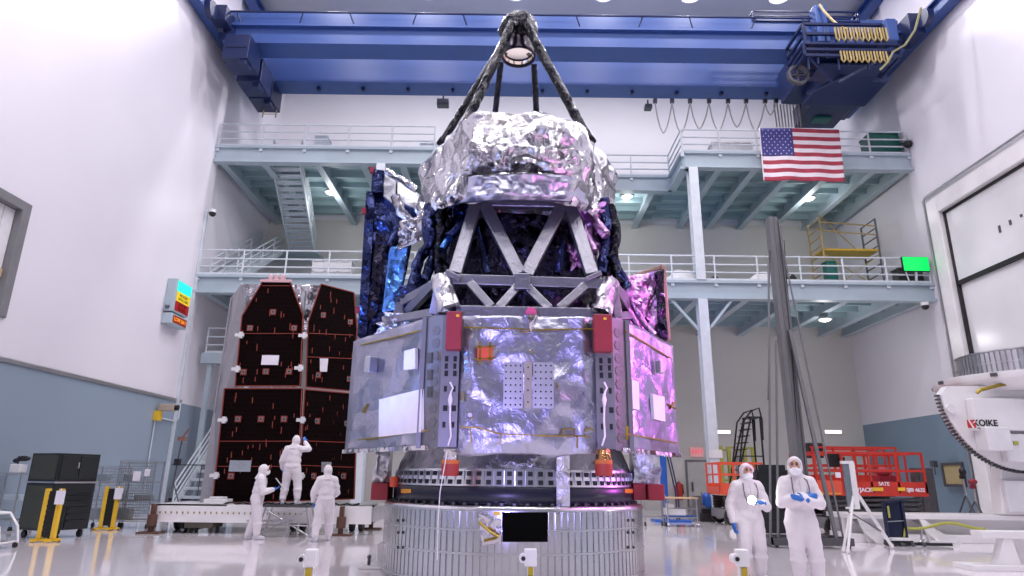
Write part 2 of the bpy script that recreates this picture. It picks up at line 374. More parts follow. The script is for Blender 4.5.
# stairs between the decks on the left
def stair(name, label, p0, p1, wid, n, sides=(-1, 1), nosing=True):
    p0, p1 = V(p0), V(p1); t = thing(name, label, 'stairs', (min(p0, p1, key=lambda p: p.z))); d = p1 - p0
    for s in (-1, 1):
        o = V((s * wid / 2, 0, 0)); MB().bar(p0 + o, p1 + o, .06, .34).build('stringer', M['rail'], t)
    b = MB()
    for k in range(n): q = p0 + d * ((k + .5) / n); b.box(q, (wid, .30, .05)); b.box(q + V((0, -.12 if d.y * d.z > 0 else .12, -.05)), (wid, .03, .09))
    b.build('treads', M['rail'], t)
    for s in sides:
        o = V((s * wid / 2, 0, 0)); r = MB()
        for h in (.45, .8, 1.15): r.tube(p0 + o + V((0, 0, h)), p1 + o + V((0, 0, h)), .04, n=8)
        for k in range(5): q = p0 + d * k / 4 + o; r.tube(q, q + V((0, 0, 1.15)), .04, n=8)
        r.build('handrail', M['rail'], t)
    return t
a = P(285, 163, 30.4); c = P(302, 250, 36.6)
stair('steel_stairs', 'upper flight of pale steel stairs hanging under the left of the upper deck', (a.x, 30.4, 17.3), (c.x, 36.6, c.z), 1.45, 15)
l = MB().b2((c.x - 2.6, 36.6, c.z - .15), (c.x + .9, YB - .02, c.z)); tag(l.build('stair_landing', M['deck'], loc=(c.x, 37.3, c.z)), 'small steel landing between the two flights of pale stairs', 'landing')
stair('steel_stairs', 'lower flight of pale steel stairs beside left wall, rising from the lower deck', (c.x - 1.7, 30.6, 10.72), (c.x - 1.75, 36.5, c.z - .1), 1.3, 13)
# stair tower under the lower deck
l = MB().b2((XL, 31.2, 7.0), (XL + 2.6, 35, 7.25)); l.b2((XL, 31.15, 6.75), (XL + 2.6, 31.3, 7.25)); l.b2((XL + .3, 31.3, 0), (XL + .5, 31.5, 7)); l.b2((XL + 2.2, 31.3, 0), (XL + 2.4, 31.5, 7))
tag(l.build('stair_landing', M['deck'], loc=(XL + 1.3, 33, 0)), 'steel landing on posts under the left end of the lower deck', 'landing')
railing('guard_railing', 'short guard railing on landing under the left end of the lower deck', [(XL + .15, 31.25), (XL + 2.5, 31.25)], 7.25, step=1.1)
stair('steel_stairs', 'pale blue stairs rising from the floor behind the solar panel stand', (XL + 1.1, 29.5, .1), (XL + 1.1, 36.8, 6.8), 1.2, 18)
# column strip at the end of the left wall with a small camera
b = MB().b2((XL + .01, YE - .5, 0), (XL + .12, YE - .35, 14.0)); tag(b.build('cable_duct', M['rail'], loc=(XL + .06, YE - .37, 0)), 'tall pale cable duct on left wall at the end of the decks', 'duct')
def cctv(label, p, d=(1, 0, 0), m='black'):
    t = thing('security_camera', label, 'camera', p); p = V(p); d = V(d)
    MB().bar(p, p + d * .35, .06, .06).build('bracket', M['rail'], t); MB().ell(p + d * .35 + V((0, 0, -.14)), (.16, .16, .16)).build('lens_dome', M[m], t)
    MB().lathe([(.0, .05), (.17, .05), (.17, -.1), (0, -.1)], 16, p + d * .35).build('housing', M['white_plastic'], t); return t
cctv('small black dome camera at the top of the pale cable duct', (XL + .1, YE - .4, 13.9), (.9, -.5, 0))
p = P(928, 303, 29.1); cctv('small black dome camera hanging under lower deck below the green screen', (p.x - .3, 29.2, p.z), (.6, 0, 0))
p = P(612, 0, 30)
# bright dome lamps under the decks
def hang_lamp(label, u, v, Y, z, group=None):
    p = P(u, v, Y); t = thing('dome_lamp', label, 'lamp', (p.x, Y, p.z)); zt = z
    MB().lathe([(.06, .32), (.2, .26), (.34, .1), (.38, .0), (.34, .0), (.2, .2), (0, .24)], 20, p).build('lamp_shade', M['alu'], t)
    MB().tube(p + V((0, 0, .3)), (p.x, Y, zt), .03).build('hanger', M['rail'], t)
    MB().ell(p + V((0, 0, .05)), (.3, .3, .14)).build('bulb', mat('lamp glow', (1, 1, 1), .5, var=0, emit=(1, .97, .9), es=3), t)
    ld = bpy.data.lights.new('deck lamp', 'POINT'); ld.energy = 90; ld.shadow_soft_size = .3; lo_ = bpy.data.objects.new('deck_lamp_light', ld); COL.objects.link(lo_); lo_.parent = t; lo_.location = (0, 0, -.9)
hang_lamp('glowing round lamp under left wing of the upper deck beside the stairs', 331, 193, 33.5, 17.38)
hang_lamp('glowing round lamp under notch of the upper deck right of the silver crown', 627, 197, 34.5, 17.38)
hang_lamp('glowing round lamp under right wing of the upper deck below the flag', 809, 199, 33.5, 17.38)
hang_lamp('dome lamp under lower deck right of the tall mast', 825, 320, 32.5, 10.58)
LPOW = 395
# ------------------------------------------------------------------ overhead crane
def runway(x, z, h, label, ye=34.2):
    b = MB(); b.b2((x - .08, YF + .1, z - h), (x + .08, ye, z)); b.b2((x - .28, YF + .1, z - .1), (x + .28, ye, z)); b.b2((x - .28, YF + .1, z - h - .1), (x + .28, ye, z - h))
    return tag(b.build('crane_runway', M['crane'], loc=(x, 20, z - h)), label, 'beam')
runway(XL + .35, 23.15, .7, 'blue runway beam of the crane along left wall')
runway(XR - .35, 23.15, .7, 'blue runway beam of the crane along right wall')
runway(XL + .3, 27.35, .5, 'upper blue beam in the corner of ceiling and left wall', YB - .05)
runway(XR - .3, 27.35, .5, 'upper blue beam in the corner of ceiling and right wall', YB - .05)
cr = thing('overhead_crane', 'blue double-girder overhead crane spanning the hall above the telescope', 'crane', (2, 29, 21.6))
x0, x1 = XL + .9, XR - 1.2
b = MB(); b.b2((x0, 26.95, 21.75), (x1, 27.85, 23.45)); b.b2((x0, 26.8, 21.6), (x1, 28.0, 21.75)); b.b2((x0, 26.72, 22.55), (x1, 26.95, 22.68)); b.build('girder', M['crane'], cr)
b = MB(); b.b2((x0, 30.1, 21.75), (x1, 31.0, 23.7)); b.b2((x0, 29.95, 21.6), (x1, 31.15, 21.75)); b.build('girder', M['crane'], cr)
b = MB()
b.tube((x0, 26.6, 23.22), (x1 - 2.5, 26.6, 23.22), .05)
b.build('hand_rail', M['crane_dark'], cr)
for k in range(12):
    x = x0 + .8 + k * 2.75; b = MB(); b.bar((x, 26.85, 22.6), (x + (.25 if k % 2 else -.25), 26.6, 23.22), .05, .05); b.build('rail_post', M['crane_dark'], cr)
for k in range(14): MB().box((x0 + 1.2 + k * 2.4, 30.5, 21.52), (.16, .2, .18)).build('rail_clip', M['crane_dark'], cr)
for x, s in ((XL + .75, 1), (XR - .8, -1)):
    e = MB(); e.b2((x - .2, 26.0, 22.3), (x + .5, 33.4, 23.1)) if s > 0 else e.b2((x - .5, 26.0, 22.0), (x + .2, 33.8, 23.1)); e.b2((x - .1, 26.8, 21.7), (x + .6 * s, 31.6, 22.5))
    for y in (25.6, 27, 30.6, 32.2): e.lathe([(0, -.14), (.42, -.14), (.42, .14), (0, .14)], 20, (x, y, 22.5), axis='x')
    e.build('end_truck', M['crane_dark'], cr)
# left drive boxes and hanging ladder
for k, (u, v, Y) in enumerate(((238, 55, 26.6), (251, 78, 28.6), (262, 95, 30.6))):
    p = P(u, v, Y); q = MB(); q.box((p.x + .2, Y, p.z), (1.2, 1.4, 1.3)); q.box((p.x + .2, Y - .72, p.z), (1.0, .06, .2)); q.box((p.x + .55, Y - .3, p.z - .75), (.35, .6, .3)); q.build('drive_box', M['crane_dark'], cr, bevel=.04)
p = P(273, 104, 31.2); q = MB()
for s in (-.35, .35): q.bar((p.x + s, p.y, p.z + 1.5), (p.x + s, p.y - .3, p.z - 1.0), .05, .05)
for k in range(7): q.tube((p.x - .35, p.y - .05 * k, p.z + 1.3 - k * .35), (p.x + .35, p.y - .05 * k, p.z + 1.3 - k * .35), .025)
q.build('access_ladder', M['yellow_dull'], cr)
# right service platform with trolley: open frame of bars
def cage(mb, a, b, t=.07, mids=(.5,)):
    a, b = V(a), V(b)
    for z in [a.z + (b.z - a.z) * m_ for m_ in (0, *mids, 1)]:
        c = [(a.x, a.y, z), (b.x, a.y, z), (b.x, b.y, z), (a.x, b.y, z)]
        for i in range(4): mb.bar(c[i], c[(i + 1) % 4], t, t)
    for x in (a.x, b.x):
        for y in (a.y, b.y): mb.bar((x, y, a.z), (x, y, b.z), t, t)
A = P(805, 92, 25.6); B = P(874, 30, 25.6)
tx0, tx1 = A.x, B.x
q = MB(); cage(q, (tx0, 25.0, 20.55), (tx1, 26.8, 21.6), .12); cage(q, (tx0 - .1, 25.0, 19.95), (tx1 + .6, 26.6, 20.55), .12)
for k in range(9): x = tx0 + k * (tx1 - tx0) / 8; q.bar((x, 25.0, 19.2 + (k % 3) * .3), (x + .25, 25.3, 21.6), .07, .07)
q.bar((tx0, 25, 19.95), (tx0 + 1.3, 25.6, 19.0), .1, .1); q.bar((tx0 + 1.6, 25.6, 19.0), (tx1, 25, 20.0), .1, .1); q.bar((tx0 + .5, 26.4, 18.9), (tx1, 26.4, 20.6), .12, .12)
q.build('service_cage', M['crane_dark'], cr)
q = MB(); q.b2((tx0 - .1, 24.9, 20.48), (tx1 + .2, 26.9, 20.58)); q.b2((tx0 + .9, 25.6, 19.9), (tx1 + .3, 26.9, 19.98)); q.build('cage_floor', M['crane_dark'], cr)
q = MB(); cage(q, (tx0 - 1.4, 26.9, 23.3), (tx1 + .2, 28.2, 23.85), .07); q.build('top_railing', M['crane_dark'], cr)
q = MB(); q.b2((tx0 + 1.3, 26.2, 21.6), (tx0 + 1.85, 26.8, 23.7)); q.build('control_box', M['crane'], cr, bevel=.05); q = MB(); q.b2((tx1 + .9, 26.0, 21.6), (tx1 + 1.4, 26.6, 22.8)); q.build('control_box', M['crane'], cr, bevel=.05)
q = MB(); q.b2((tx0 + .9, 27.9, 20.6), (tx1 - .2, 30.0, 22.4)); q.b2((tx0 + 1.6, 27, 20.0), (tx1 + 1.2, 29.2, 21.0)); q.b2((tx0 + 2.6, 29.4, 20.6), (tx1 + 1.2, 32.4, 21.7)); q.build('trolley', M['crane_dark'], cr, bevel=.05)
q = MB()
for k in range(9):
    x = tx0 + 1.4 + k * .27; zt = 21.4; d = .75
    q.path([(x, 24.95, zt), (x - .02, 24.9, zt - d * .8), (x + .06, 24.9, zt - d), (x + .14, 24.9, zt - d * .8), (x + .14, 24.95, zt)], .045, 6)
for k in range(8):
    x = tx0 + 1.5 + k * .27; zt = 20.15; d = .6
    q.path([(x, 24.95, zt), (x - .02, 24.9, zt - d * .8), (x + .06, 24.9, zt - d), (x + .14, 24.9, zt - d * .8), (x + .14, 24.95, zt)], .045, 6)
q.path([(tx0 + 1.5, 26.1, 23.6), (tx0 + 1.6, 25.9, 23), (tx0 + 1.6, 25.3, 22), (tx0 + 1.9, 24.95, 21.3)], .06, 6)
q.build('cable_loops', mat('cable ochre', (.38, .28, .10), .5), cr)
p = P(798, 75, 25.9); q = MB().lathe([(.38, -.1), (.5, -.1), (.5, .1), (.38, .1), (.38, -.1)], 24, p, axis='y'); q.bar(p - V((.5, 0, 0)), p + V((.5, 0, 0)), .06, .06); q.bar(p - V((0, 0, .5)), p + V((0, 0, .5)), .06, .06, up=(0, 1, 0)); q.build('cable_reel', M['dark_steel'], cr)
# hoist ropes
q = MB()
for k in range(9):
    a = P(774 + k * 3.2, 106, 31.4); c = P(777 + k * 3.0, 127, 31.4); q.tube(a + V((0, 0, .1)), c, .035, n=6)
q.build('hoist_ropes', mat('rope tan', (.42, .38, .33), .6), cr)
q = MB(); a = P(805, 97, 31.4); q.box(a, (1.7, .8, .5)); q.box(P(820, 112, 31.4), (.9, .6, 1.1)); q.build('hoist_block', M['green'], cr, bevel=.04)
# festoon cables below the rear girder
us = [655, 672, 690, 709, 728, 746, 765, 776]
fe = thing('festoon_cable', 'drooping grey festoon cable looping below the blue crane girder', 'cable', P(700, 103, 30.6))
for i, (a, b_) in enumerate(zip(us[:-1], us[1:])):
    dp = (30, 30, 26, 28, 24, 28, 12)[i]; pts = []
    for k in range(13):
        t = k / 12; pts.append(P(a + (b_ - a) * (t + .16 * math.sin(2 * PI * t)), 103 + dp * (1 - (2 * t - 1) ** 4), 30.6))
    MB().path(pts, .035, 6).build('cable_loop', M['concrete'], fe)
for k in range(8):
    p = P(us[k], 101, 30.6); MB().box(p, (.2, .16, .22)).build('cable_trolley', M['dark_steel'], fe)
for u, lb in ((443, 'grey lamp box under the crane girder left of the telescope tripod'), (648, 'grey lamp box under the crane girder beside the cable loops')):
    p = P(u, 103.5 if u < 500 else 107.5, 30.8); s = 1. if u < 500 else .6
    q = MB(); q.box(p, (.62 * s, .4, .36 * s)); q.box(p + V((0, -.22, -.02)), (.5 * s, .04, .26 * s)); q.bar(p, p + V((0, 0, .45)), .08, .08); tag(q.build('lamp_box', M['dark_steel'], loc=p), lb, 'lamp')
# power cable along the right wall and its curl
pts = [P(u, v, 24 + k * .1) for k, (u, v) in enumerate(((921, 8), (915, 30), (905, 45), (893, 52), (888, 62), (880, 70)))]
tag(MB().path(pts, .05, 6).build('power_cable', mat('cable green', (.25, .24, .12), .5)), 'drooping cable at the right end of the crane by the wall', 'cable')

# ------------------------------------------------------------------ lights
def area(name, loc, size, power, col=(1, 1, 1), rot=(0, 0, 0), shape='DISK'):
    l = bpy.data.lights.new(name, 'AREA'); l.energy = power; l.size = size; l.shape = shape; l.color = col
    o = bpy.data.objects.new(name, l); COL.objects.link(o); o.location = loc; o.rotation_euler = rot; return o
def spot(name, loc, tgt, power, col, ang, blend=.4, size=.25):
    l = bpy.data.lights.new(name, 'SPOT'); l.energy = power; l.color = col; l.spot_size = math.radians(ang); l.spot_blend = blend; l.shadow_soft_size = size
    o = bpy.data.objects.new(name, l); COL.objects.link(o); o.location = loc; d = V(tgt) - V(loc); o.rotation_euler = d.to_track_quat('-Z', 'Y').to_euler(); return o
GLOW = mat('ceiling lamp glow', (1, 1, 1), .5, var=0, emit=(1, .97, 1), es=6)
k = 0
for y in (-8, 0, 8, 16, 23.5, 29.9):
    for x in (-9.8, -4.9, 0, 4.9, 9.7, 14.6):
        o = area('ceiling_light', (x, y, ZC - .35), 1.1, LPOW * 5 / 6, (1., .955, 1.)); o.data.spread = PI
        if y < 29: continue
        t = thing('ceiling_lamp', 'round white high-bay lamp in the ceiling just behind the crane girders', 'lamp', (x, y, ZC), 0, 'high-bay lamps in the ceiling')
        MB().lathe([(.0, -.02), (.62, -.02), (.62, -.22), (.55, -.22), (.5, -.1), (0, -.1)], 24, (x, y, ZC)).build('housing', M['white'], t)
        MB().lathe([(0, -.14), (.5, -.14), (.5, -.17), (0, -.17)], 24, (x, y, ZC)).build('diffuser', GLOW, t)
w = bpy.data.worlds.new('world'); SC.world = w; w.use_nodes = True; w.node_tree.nodes['Background'].inputs[0].default_value = (.9, .88, 1, 1); w.node_tree.nodes['Background'].inputs[1].default_value = .4
# stage lights aimed at the telescope (out of frame)
spot('magenta_stage_light', (10.5, 9.2, 9.0), (2.7, 12.0, 3.3), 2600, (1., .12, .85), 27)
spot('magenta_added_light', (17.5, 16.3, 6.0), (2.6, 11.9, 3.15), 3300, (.85, .13, .95), 15)  # extra lamp, added out of frame to tint the right foil panel magenta
spot('magenta_high_light', (9.5, 6, 1.2), (1.2, 12.5, 6.8), 1500, (1., .2, .8), 22)
spot('blue_stage_light', (-9.5, 5.5, 1.0), (-1.8, 12.6, 5.6), 3000, (.12, .3, 1.), 34)
spot('violet_stage_light', (-1.5, -2, 1.0), (.3, 10.6, 3.6), 2300, (.42, .36, 1.), 27)
# ------------------------------------------------------------------ ribbed stand
AX, AY = .08, 13.0
def nz3(p, s=1.0): return noise.noise_vector(V(p) * s)
st = thing('support_stand', 'silver ribbed cylindrical stand on the floor under the telescope', 'stand', (AX, AY, 0))
R0 = 2.40; H0 = 1.13
RIB = mat('ribbed aluminium', (.70, .70, .72), .24, metal=1., vs=1.5, bump=.06, bs=3)
b = MB().lathe([(R0 - .03, .0), (R0 - .03, H0), (R0 - .5, H0)], 128, (AX, AY, 0), smooth=True); b.build('shell', RIB, st)
b = MB(); NR = 132
for k in range(NR):
    w = 2 * PI * k / NR; R = Matrix.Rotation(w, 3, 'Z'); b.box(V((AX, AY, H0 / 2)) + R @ V((R0 - .03, 0, 0)), (.06, .086 if k % 11 else .1, H0 - .02), R)
b.build('ribs', RIB, st, bevel=.006)
b = MB()
for z in (.06, .48, .82): b.lathe([(R0 - .06, z - .01), (R0 + .003, z - .01), (R0 + .003, z + .01), (R0 - .06, z + .01)], 128, (AX, AY, 0))
b.build('ring_seams', M['alu'], st)
b = MB().lathe([(R0 - .06, H0 - .05), (R0 + .012, H0 - .03), (R0 + .012, H0 + .02), (R0 - .02, H0 + .05), (R0 - .5, H0 + .05)], 128, (AX, AY, 0)); b.m = 1
for k in range(72):
    w = 2 * PI * k / 72; R = Matrix.Rotation(w, 3, 'Z'); b.box(V((AX, AY, H0 + .065)) + R @ V((R0 - .12, 0, 0)), (.06, .05, .05), R)
b.build('top_flange', [M['alu'], M['dark_steel']], st)
def on_cyl(u, v, r, cy=AY, cx=AX):
    d = ray(u, v); dx, dy = d.x, d.y; ox, oy = CAM.x - cx, CAM.y - cy
    A = dx * dx + dy * dy; B = ox * dx + oy * dy; Cc = ox * ox + oy * oy - r * r; t = (-B - math.sqrt(max(0, B * B - A * Cc))) / A
    return CAM + d * t
def patch(us, vs, r, th=.012, nu=10, cy=AY, nv=1):
    m = MB(); fr = lambda i, j, rr: on_cyl(us[0] + (us[1] - us[0]) * i, vs[0] + (vs[1] - vs[0]) * j, rr)
    m.grid(lambda i, j: fr(i, j, r), nu, nv); m.grid(lambda i, j: fr(i, j, r - th), nu, nv)
    e = [(i / nu, 0) for i in range(nu)] + [(1, j / nv) for j in range(nv)] + [(1 - i / nu, 1) for i in range(nu)] + [(0, 1 - j / nv) for j in range(nv)]
    for a, c in zip(e, e[1:] + e[:1]): m.add([fr(*a, r), fr(*c, r), fr(*c, r - th), fr(*a, r - th)], [(0, 1, 2, 3)])
    return m
o = patch((502.5, 547.5), (512.5, 542), R0 + .03, .06).build('black_panel', M['black_gloss'], st); o['label'] = 'black rectangular panel'
o = patch((493.5, 500), (511.5, 515.5), R0 + .015, .03).build('sticker', M['yellow'], st); o['label'] = 'small yellow sticker'
m = MB()
def fp(i, j):
    u = 477 + 24 * i + 5 * j * (1 - i); v = 513 + 33 * j + 6 * i - 14 * i * j * .6
    return on_cyl(u, v, R0 + .03 + .03 * noise.noise(V((u * .2, v * .2, 0))))
m.grid(fp, 10, 12); o = m.build('foil_flap', M['silver'], st, solid=.008); o['label'] = 'crumpled foil flap with a gold strip'
m = MB().path([on_cyl(479, 522, R0 + .06), on_cyl(490, 532, R0 + .07), on_cyl(499, 537, R0 + .06)], .022, 6); m.path([on_cyl(484, 541, R0 + .06), on_cyl(497, 538, R0 + .06)], .018, 6); m.build('gold_strip', M['tape'], o)
m = MB()
for u in (397, 402, 628, 633):
    for v in (519, 531, 546): m.grid(lambda i, j: on_cyl(u + 1.5 * i, v + 2.8 * j, R0 + .012), 1, 1)
m.build('height_marks', M['hole'], st)

# ------------------------------------------------------------------ the telescope
tl = thing('space_telescope', 'tall silver and violet foil-wrapped space telescope with black tripod top, on the ribbed stand', 'telescope', (AX, AY, H0 + .06))
# adapter ring
RA = 2.24
b = MB().lathe([(RA - .3, 1.19), (RA, 1.19), (RA + .02, 1.21), (RA + .02, 1.45), (RA, 1.47), (RA - .2, 1.47)], 112, (AX, AY, 0)); b.build('dark_ring', mat('anodised dark band', (.012, .014, .03), .3), tl)
b = MB().lathe([(RA - .2, 1.47), (RA + .01, 1.47), (RA - .04, 1.74), (RA - .3, 1.74)], 112, (AX, AY, 0)); b.m = 1
for k in range(84):
    w = 2 * PI * (k + .5) / 84; R = Matrix.Rotation(w, 3, 'Z')
    for z, rr in ((1.535, RA - .0), (1.665, RA - .025)):
        b.box(V((AX, AY, z)) + R @ V((rr, 0, 0)), (.03, .075, .07), R)
    b.m = 0; b.box(V((AX, AY, 1.6)) + R @ V((RA - .01, .085, 0)), (.03, .012, .22), R); b.m = 1
b.build('perforated_ring', [M['alu'], M['hole']], tl)
for u in (406, 630):
    patch((u - 5, u + 5), (489, 493), RA + .03, .02).build('amber_tag', mat('amber tag%d' % u, (.75, .30, .03), .4), tl)
b = MB().lathe([(RA - .06, 1.72), (RA - .1, 1.85), (RA - .2, 2.12)], 150, (AX, AY, 0), fn=lambda p, w, j: p + nz3((math.cos(w) * 5, math.sin(w) * 5, p.z * 3)) * .05); b.build('foil_skirt', M['silver_soft'], tl)
# strut from bus to ring, right of centre
b = MB(); a = on_cyl(563, 452, RA + .08); c = on_cyl(563, 506, RA + .06); b.bar(a + V((0, 0, .1)), c, .21, .1, up=(0, 1, 0)); b.build('ring_strut', M['silver_soft'], tl)

# spacecraft bus: hexagonal box
BZ0, BZ1 = 2.04, 4.2
FL, FR_, SL, SR = V((-1.30, 10.66, 0)), V((1.80, 10.66, 0)), V((-3.17, 12.9, 0)), V((3.24, 12.9, 0))
BL, BR = V((-1.4, 15.3, 0)), V((1.7, 15.3, 0))
def inset(p, k): c = V((AX, AY, 0)); return c + (p - c) * k
hexv = [FL, FR_, SR, BR, BL, SL]
b = MB().prism([inset(p, .97) + V((0, 0, BZ0 + .06)) for p in hexv], (0, 0, BZ1 - BZ0 - .08)); b.build('bus_core', M['silver_soft'], tl)
b = MB().prism([inset(p, .985) + V((0, 0, BZ1 - .05)) for p in hexv], (0, 0, .09)); b.build('top_deck', M['truss'], tl)
def fpanel(name, a, c, z0, z1, m, amp=.05, s=1.6, nu=46, nv=34, bulge=.0, lab=None, seed=0, ragged=0):
    """a pillowy sheet of foil spanning a-c, z0-z1, on the outside of the bus"""
    a, c = V(a), V(c); d = c - a; n = V((d.y, -d.x, 0)).normalized(); mb = MB()
    def fn(i, j):
        p = a + d * i + V((0, 0, z0 + (z1 - z0) * j)); e = min(1, 9 * min(i, 1 - i, j) + .12)
        q = p * s + V((seed, 0, 0))
        r1 = abs(noise.noise(q)); r2 = abs(noise.noise(q * 2.3 + V((7, 3, 1)))); rr = (.5 - r1) * .9 + (.35 - r2) * .34
        p += n * (amp * e * (rr + .55) + bulge * 4 * j * (1 - j) + .01)
        if ragged and j < .01: p.z += ragged * noise.noise(q * 2)
        return p
    mb.grid(fn, nu, nv); o = mb.build(name, m, tl, solid=.012)
    if lab: o['label'] = lab
    return o
fx0, fx1 = P(459, 380, 10.66).x, P(597, 380, 10.66).x
fpanel('foil_panel', (fx0, 10.66, 0), (fx1, 10.66, 0), BZ0 - .1, BZ1, M['silver_flat'], .12, 1.1, 64, 48, ragged=.06, lab='pillowy front foil panel')
LV = (SL - FL); RV = (SR - FR_)
fpanel('foil_panel', SL, FL + LV * .085, BZ0, BZ1, M['silver_flat'], .05, 1.2, seed=5, lab='left foil panel with two white squares')
fpanel('foil_panel', FR_ + RV * .10, SR, BZ0, BZ1, M['silver_flat'], .05, 1.2, seed=9, lab='right foil panel lit magenta')
# bottom lips
for a, c in ((SL, FL), (FR_, SR)):
    n = V(((c - a).y, -(c - a).x, 0)).normalized(); b = MB(); b.bar(a + n * .03 + V((0, 0, BZ0 + .01)), c + n * .03 + V((0, 0, BZ0 + .01)), .07, .07, up=n); b.build('bottom_lip', M['silver'], tl)
# white squares, placed on the side planes
def on_plane(u, v, a, c, off):
    n = V(((c - a).y, -(c - a).x, 0)).normalized(); q = a + n * off; d = ray(u, v); return CAM + d * ((q - CAM).dot(n) / d.dot(n))
def quadpatch(px, a, c, off, th, name, m, par=tl):
    a, c = V(a), V(c); n = V(((c - a).y, -(c - a).x, 0)).normalized()
    return MB().prism([on_plane(u, v, a, c, off) for u, v in px], -n * th).build(name, m, par)
for nm, px in (('white_square', [(379, 399.5), (421, 389), (421, 432), (378.5, 437)]), ('white_square', [(404, 351), (415, 348), (415, 368.5), (403.5, 370)])):
    quadpatch(px, SL, FL, .10, .06, nm, M['patch'])
for px in ([(632, 379.5), (639, 382), (639.5, 410), (633, 408.5)], [(653, 394), (664.5, 397), (665.5, 421.5), (654.5, 419)]):
    quadpatch(px, FR_, SR, .10, .06, 'white_square', M['patch'])
# amber tape lines: thin strips on the foil
def tapes(name, lines, a, c, off, w=.045, m='tape'):
    a, c = V(a), V(c); n = V(((c - a).y, -(c - a).x, 0)).normalized()
    for ln in lines:
        b = MB(); pts = [on_plane(u, v, a, c, off) for u, v in ln]
        for p, q in zip(pts[:-1], pts[1:]): b.bar(p, q, .02, w, up=n)
        b.build(name, M[m], tl)
A_, B_ = V((fx0, 10.66, 0)), V((fx1, 10.66, 0))
tapes('amber_tape', [[(464, 327.5), (523, 329), (530, 330), (594, 329)], [(521, 329), (521, 332), (530, 332), (530, 326)], [(460, 427), (478, 427.5), (500, 434), (530, 435), (545, 436), (578, 436), (590, 437)],
                    [(470, 428), (471, 443)], [(500, 434), (500, 445)], [(562, 436), (563, 429), (574, 429), (574, 436)], [(577, 436), (577, 448)], [(584, 432), (590, 428), (594, 431)],
                    [(521, 352), (534, 353.5)], [(523, 355), (533, 350)], [(472, 412), (472, 420)], [(462, 391), (462, 400)], [(556, 382), (558, 388)]], A_, B_, .115)
tapes('amber_tape', [[(361, 345), (395, 337), (423, 330)], [(358, 440), (390, 436), (428, 430)], [(362, 412), (368, 404)]], SL, FL, .075, .04)
tapes('amber_tape', [[(626, 331), (640, 340), (670, 358)], [(627, 434), (650, 438), (677, 443)], [(627, 426), (627, 440)], [(668, 404), (676, 409)], [(670, 409), (674, 402)]], FR_, SR, .075, .04)
# corner columns: perforated grey plates with white cable and red box at the top
for s, (u0, u1), lb in ((-1, (440.5, 458.5), 'left'), (1, (596, 614), 'right')):
    y = 10.56; x0_, x1_ = P(u0, 380, y).x, P(u1, 380, y).x
    b = MB(); b.b2((x0_, y, BZ0 + .02), (x1_, 10.72, BZ1 - .02)); b.m = 1
    for r_ in range(2):
        for (zz, ww) in ((3.42, .055), (3.3, .05), (3.18, .06), (2.93, .05), (2.62, .07), (2.36, .05)):
            b.b2((x0_ + .06 + r_ * .14, y - .006, zz), (x0_ + .06 + r_ * .14 + ww, y + .01, zz + .09))
    b.build('corner_column', [M['grid_grey'], M['hole']], tl)
    # honeycomb side flange, turned towards the side face
    e = FL if s < 0 else FR_; side = (SL - FL) if s < 0 else (SR - FR_); sd = side.normalized(); k0 = V((x0_ if s < 0 else x1_, y + .03, 0)); k1 = e + side * (.085 if s < 0 else .10); k1 = k1 + V((0, -.08, 0))
    b = MB(); b.prism([k0 + V((0, 0, BZ0)), k1 + V((0, 0, BZ0)), k1 + V((0, .16, BZ0)), k0 + V((0, .16, BZ0))], (0, 0, BZ1 - BZ0)); b.m = 1
    dd = (k1 - k0); n = V((dd.y, -dd.x, 0)).normalized(); n = n if n.y < 0 else -n
    for i in range(9):
        c = k0 + dd * .36 + V((0, 0, BZ0 + .2 + i * .215)) + n * .004
        hx = [c + dd.normalized() * (.085 * math.cos(PI * q / 3)) + V((0, 0, .085 * math.sin(PI * q / 3))) for q in range(6)]; b.prism(hx, n * .006)
    b.m = 0; b.bar(k1 + n * .03 + V((0, 0, BZ0)), k1 + n * .03 + V((0, 0, BZ1)), .07, .05)
    b.build('honeycomb_flange', [M['grid_grey'], mat('cell shade' + lb, (.16, .15, .16), .5)], tl)
    # red box
    u0, u1 = ((445, 462) if s < 0 else (594.5, 612)); v0, v1 = ((311, 349) if s < 0 else (314, 351))
    y = 10.35; a = P(u0, v1, y); c = P(u1, v0, y); b = MB().b2((a.x, y, a.z), (c.x, y + .2, c.z)); o = b.build('red_cover_box', M['cover_red'], tl, bevel=.02); MB().b2((a.x + .16, y - .008, c.z - .1), (a.x + .21, y, c.z - .06)).build('yellow_dot', M['yellow'], o)
    # small thruster with a red cap below
    u, v = (450, 472) if s < 0 else (604, 472); p = P(u, v, 10.45)
    b = MB().lathe([(.0, .34), (.10, .34), (.12, .22), (.125, .06), (.13, .05)], 24, p, fn=lambda q, w, j: q + nz3(q * 9) * .02); b.build('nozzle_wrap', M['silver'] if s < 0 else foil('copper foil', (.55, .28, .12), .2, .8, 8, 16), tl)
    b = MB().lathe([(0, -.06), (.12, -.06), (.135, -.04), (.135, .12), (0, .12)], 24, p); b.m = 1; b.lathe([(.137, .12), (.138, .18), (.09, .18)], 24, p); b.build('nozzle_cap', [mat('red cap' + lb, (.36, .035, .03), .5), mat('orange band' + lb, (.55, .15, .03), .5)], tl)
    # white cable
    y = 10.5; dx = 0 if s < 0 else 154
    b = MB().path([P(450 + dx, 382, y), P(453 + dx, 388, y), P(451 + dx, 392, y), P(450.5 + dx, 397, y), P(450 + dx, 420, y), P(451 + dx, 436, y), P(448 + dx, 446, y)], .016, 6); b.lathe([(.018, .1), (.04, .0), (.018, -.1)], 10, P(450.3 + dx, 400, y)); b.build('white_cable', M['patch'], tl)
